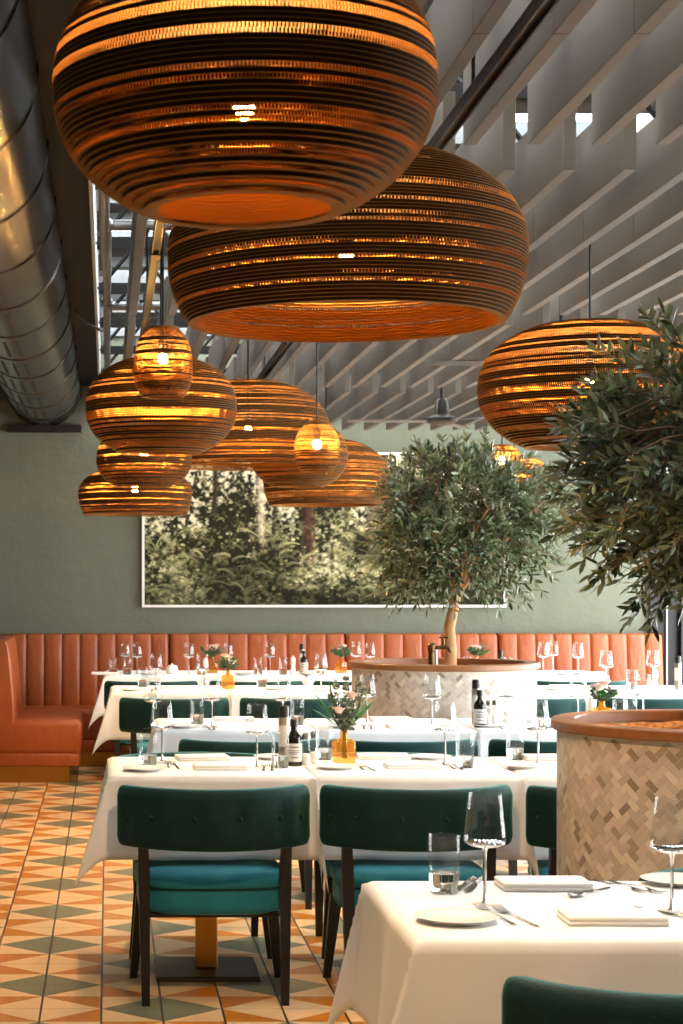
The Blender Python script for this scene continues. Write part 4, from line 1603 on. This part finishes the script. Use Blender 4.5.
# back row
S = 4
for px, py in ((125, 673), (137, 674), (189, 674), (228, 674), (270, 674), (356, 673), (370, 674), (543, 674), (553, 672), (578, 675)):
    put('wine', S, px, py)
for px, py in ((113, 676), (127, 675), (201, 675), (258, 675), (283, 675), (320, 675), (508, 675), (467, 674)):
    put('tumbler', S, px, py)
for px, py in ((150, 676), (245, 676), (310, 676), (566, 676)):
    put('plate', S, px, py)
for px, py in ((590, 675), (255, 674), (105, 675)):
    put('napkin', S, px, py)
put('pot', S, 172, 674, 0, 'white sugar pot with a spoon on the back table row')
put('vase', S, 212, 673, 0.1, 'amber bottle vase beside the sugar pot end of the back table row')
put('vase', S, 341, 673, 0.1, 'amber bottle vase beside the middle planter on the back table row')
put('vase', S, 476, 672, 0.1, 'bottle vase behind the middle planter on the back table row')
put('mill', S, 293, 674, 0, 'white pepper mill on the back table row')
put('bottle', S, 304, 674, 0, 'dark sauce bottle on the back table row beside the white mill')
put('tin', S, 302, 672, 0, 'black topped pepper mill behind the dark bottle on the back table row')
put('bottle', S, 501, 673, 0, 'sauce bottle behind the middle planter on the back table row')

DESC = dict(wine='stemmed wine glass', tumbler='clear water tumbler', plate='white side plate', fork='steel fork', napkin='folded white napkin', shaker='small glass shaker')
GRP = dict(wine='wine glasses on the tables', tumbler='water tumblers on the tables', plate='side plates on the tables', fork='forks on the tables', napkin='folded napkins on the tables',
           shaker='glass shakers on the tables', knife='knives on the nearest table', vase='amber bottle vases', bottle='sauce bottles', tin='tall pepper mills', mill='white pepper mills')
cnt = {}
VASES = []
ITEMS.sort(key=lambda q: (q[1], q[0], q[2]))
for (kind, r, x, y, z, rot, label) in ITEMS:
    if label is None:
        i = cnt.get((kind, r), 0)
        cnt[(kind, r)] = i + 1
        label = '%s on the %s, %s along from the end bench side' % (DESC[kind], ROWN[r], ORD[i])
    src = PR[kind]
    if kind not in USED:
        USED.add(kind)
        src.location = (x, y, z)
        src.rotation_euler = (0, 0, rot)
        src['label'] = label
        if kind in GRP:
            src['group'] = GRP[kind]
    else:
        dup(src, (x, y, z), rot, label, GRP.get(kind))
    if kind == 'vase':
        VASES.append((r, x, y, z))


# ------------------------------------------------------------------ flowers in the vases
def bouquet(x, y, z, style, label, seed, hgt):
    rng = random.Random(seed)
    t = thing('flower_bouquet', label, 'flowers', (x, y, z))
    st, le, fe, ro = MB(), MB(), MB(), MB()

    def blade(mb, p, d, L, w):
        d = d.normalized()
        s = d.cross(Vector((rng.uniform(-1, 1), rng.uniform(-1, 1), rng.uniform(-1, 1)))).normalized()
        n_ = s.cross(d)
        q = [p, p + d * L * .4 + s * w, p + d * L * .75 + s * w * .8 - n_ * L * .05, p + d * L - n_ * L * .12, p + d * L * .75 - s * w * .8 - n_ * L * .05, p + d * L * .4 - s * w]
        mb.add(q, [(0, 1, 5), (1, 2, 4, 5), (2, 3, 4)])
    neck = Vector((0, 0, 0.112))
    if style == 'euca':
        tips = [(-0.03, 0, hgt), (0.01, 0.01, hgt * 1.05), (0.05, -0.01, hgt * 0.95), (0.075, 0.0, hgt * .88), (-0.05, 0.01, hgt * .8), (0.02, -0.03, hgt * .6), (-0.01, -0.03, hgt * .65)]
        for (a, b, c) in tips:
            tip = Vector((a, b, 0.10 + c))
            pts = [Vector((a * 0.15, b * 0.15, 0.015)), neck + Vector((a * .08, b * .08, 0)), neck.lerp(tip, 0.5) + Vector((a * .2, b * .2, 0)), tip]
            st.tube(pts, 0.0018, 5)
            for i in range(16):
                s = 0.12 + 0.88 * i / 15
                p = neck.lerp(tip, s) + Vector((a * .25 * math.sin(PI * s), 0, 0))
                for sg in (-1, 1):
                    d = Vector((sg * rng.uniform(0.5, 1), rng.uniform(-.8, .8), rng.uniform(-.3, .7)))
                    blade(le, p, d, rng.uniform(0.018, 0.03) * (1.1 - 0.5 * s), rng.uniform(0.006, 0.009))
        for (a, c) in ((-0.095, 0.155), (-0.085, 0.125), (0.10, 0.125), (-0.06, 0.19), (0.09, 0.15), (-0.10, 0.10)):
            tip = Vector((a, rng.uniform(-.03, .03), 0.10 + c))
            blade(fe, neck.lerp(tip, 0.25), tip - neck, (tip - neck).length * 0.85, 0.008)
            st.tube([neck, neck.lerp(tip, 0.3)], 0.0015, 5)
        for (a, b, c) in ((-0.022, -0.025, 0.20), (0.028, -0.01, 0.255)):
            roses(ro, (a, b, c), 0.020, rng)
            ro.build('rose_bloom', 'rose', t)
            ro = MB()
    else:
        for k in range(9):
            a = 2 * PI * k / 9 + rng.uniform(-.2, .2)
            rr = rng.uniform(0.035, 0.075)
            tip = Vector((rr * math.cos(a), rr * math.sin(a), 0.10 + rng.uniform(0.05, hgt * .9)))
            st.tube([Vector((0, 0, 0.015)), neck, tip], 0.0016, 5)
            for i in range(9):
                p = neck.lerp(tip, 0.3 + 0.7 * i / 8)
                for sg in (-1, 1):
                    blade(le if k % 3 else fe, p, Vector((math.cos(a) + sg * rng.uniform(.3, 1), math.sin(a) + rng.uniform(-.8, .8), rng.uniform(-.2, .6))), rng.uniform(.022, .036), .008)
        for k in range(3):
            roses(ro, (rng.uniform(-.03, .03), -0.02 + 0.02 * k, 0.10 + hgt * rng.uniform(.6, .95)), 0.024, rng)
            ro.build('rose_bloom', 'rose', t)
            ro = MB()
    st.build('stems', 'stem', t)
    le.build('eucalyptus_leaves', 'euca', t, smooth=False)
    fe.build('palm_leaves', 'fern', t, smooth=False)


def roses(mb, c, r, rng):
    mb.ball(c, r * 0.62, 10, 1.1)
    for ring, (rad, nn, tilt) in enumerate(((0.62, 5, 0.25), (0.9, 6, 0.7))):
        for k in range(nn):
            a = 2 * PI * k / nn + ring * .5
            P = []
            for i in range(4):
                v = i / 3
                row = []
                for j in range(4):
                    u = (j / 3 - .5) * 1.3
                    q = r * rad * (0.55 + 0.5 * v + tilt * v * v * 0.5)
                    row.append((c[0] + q * math.cos(a + u), c[1] + q * math.sin(a + u), c[2] - r * .6 + r * 1.35 * v * (1 - 0.25 * abs(u)) - tilt * r * .35 * v * v))
                P.append(row)
            mb.grid(P)


VL = {1: 'tall eucalyptus and palm leaf spray in the amber vase on the second table row', 2: 'flowers and grey leaves in the vase above the nearer planter rim',
      3: 'blush roses and eucalyptus in the amber vase on the fourth table row'}
BL = ['white blooms and leaves in the vase by the sugar pot on the back row', 'pale rose and leaves in the vase beside the middle planter, back row', 'white bloom in the vase behind the middle planter, back row']
bi = 0
for i, (r, x, y, z) in enumerate(VASES):
    if r == 4:
        lab = BL[bi]
        bi += 1
    else:
        lab = VL[r]
    bouquet(x, y, z + 0.002, 'euca' if r == 1 else 'posy', lab, 50 + i, 0.21 if r == 1 else 0.11)

# ------------------------------------------------------------------ daylight, camera
w = bpy.data.worlds.new('overcast sky')
bpy.context.scene.world = w
w.use_nodes = True
nt = w.node_tree
nt.nodes.clear()
bg = nt.nodes.new('ShaderNodeBackground')
wo = nt.nodes.new('ShaderNodeOutputWorld')
bg.inputs[0].default_value = (0.96, 0.98, 1.0, 1)
bg.inputs[1].default_value = 19.0
nt.links.new(bg.outputs[0], wo.inputs[0])


def portal(name, loc, rot, sx, sy):
    l = bpy.data.lights.new(name, 'AREA')
    l.shape = 'RECTANGLE'
    l.size, l.size_y = sx, sy
    l.cycles.is_portal = True
    o = bpy.data.objects.new(name, l)
    o.location = loc
    o.rotation_euler = rot
    COL.objects.link(o)
portal('window_daylight', (XR + 0.21, (YW + YB) / 2, 1.67), (0, PI / 2, 0), 2.6, YB - YW)
portal('rooflight_daylight', ((XR) / 2, (YF + YB) / 2, ZR + 0.12), (0, 0, 0), XR + 0.3, YB - YF)

cam = bpy.data.cameras.new('camera')
co = bpy.data.objects.new('camera', cam)
COL.objects.link(co)
co.location = (0, 0, CH)
co.rotation_euler = (PI / 2, 0, 0)
cam.sensor_fit = 'AUTO'
cam.sensor_width = 36.0
cam.lens = F * 36.0 / 1024
cam.shift_x = (341.5 - VX) / 1024
cam.shift_y = (VY - 512) / 1024
cam.clip_start = 0.05
cam.dof.use_dof = True
cam.dof.focus_distance = 6.8
cam.dof.aperture_fstop = 14.0
sc = bpy.context.scene
sc.camera = co
sc.view_settings.view_transform = 'Standard'
sc.view_settings.look = 'None'
sc.view_settings.gamma = 1.0
sc.view_settings.use_curve_mapping = False
sc.view_settings.exposure = -0.35
sc.cycles.use_denoising = True
sc.cycles.max_bounces = 12
sc.cycles.diffuse_bounces = 5
sc.cycles.glossy_bounces = 4
sc.cycles.transparent_max_bounces = 32
sc.cycles.sample_clamp_indirect = 8.0
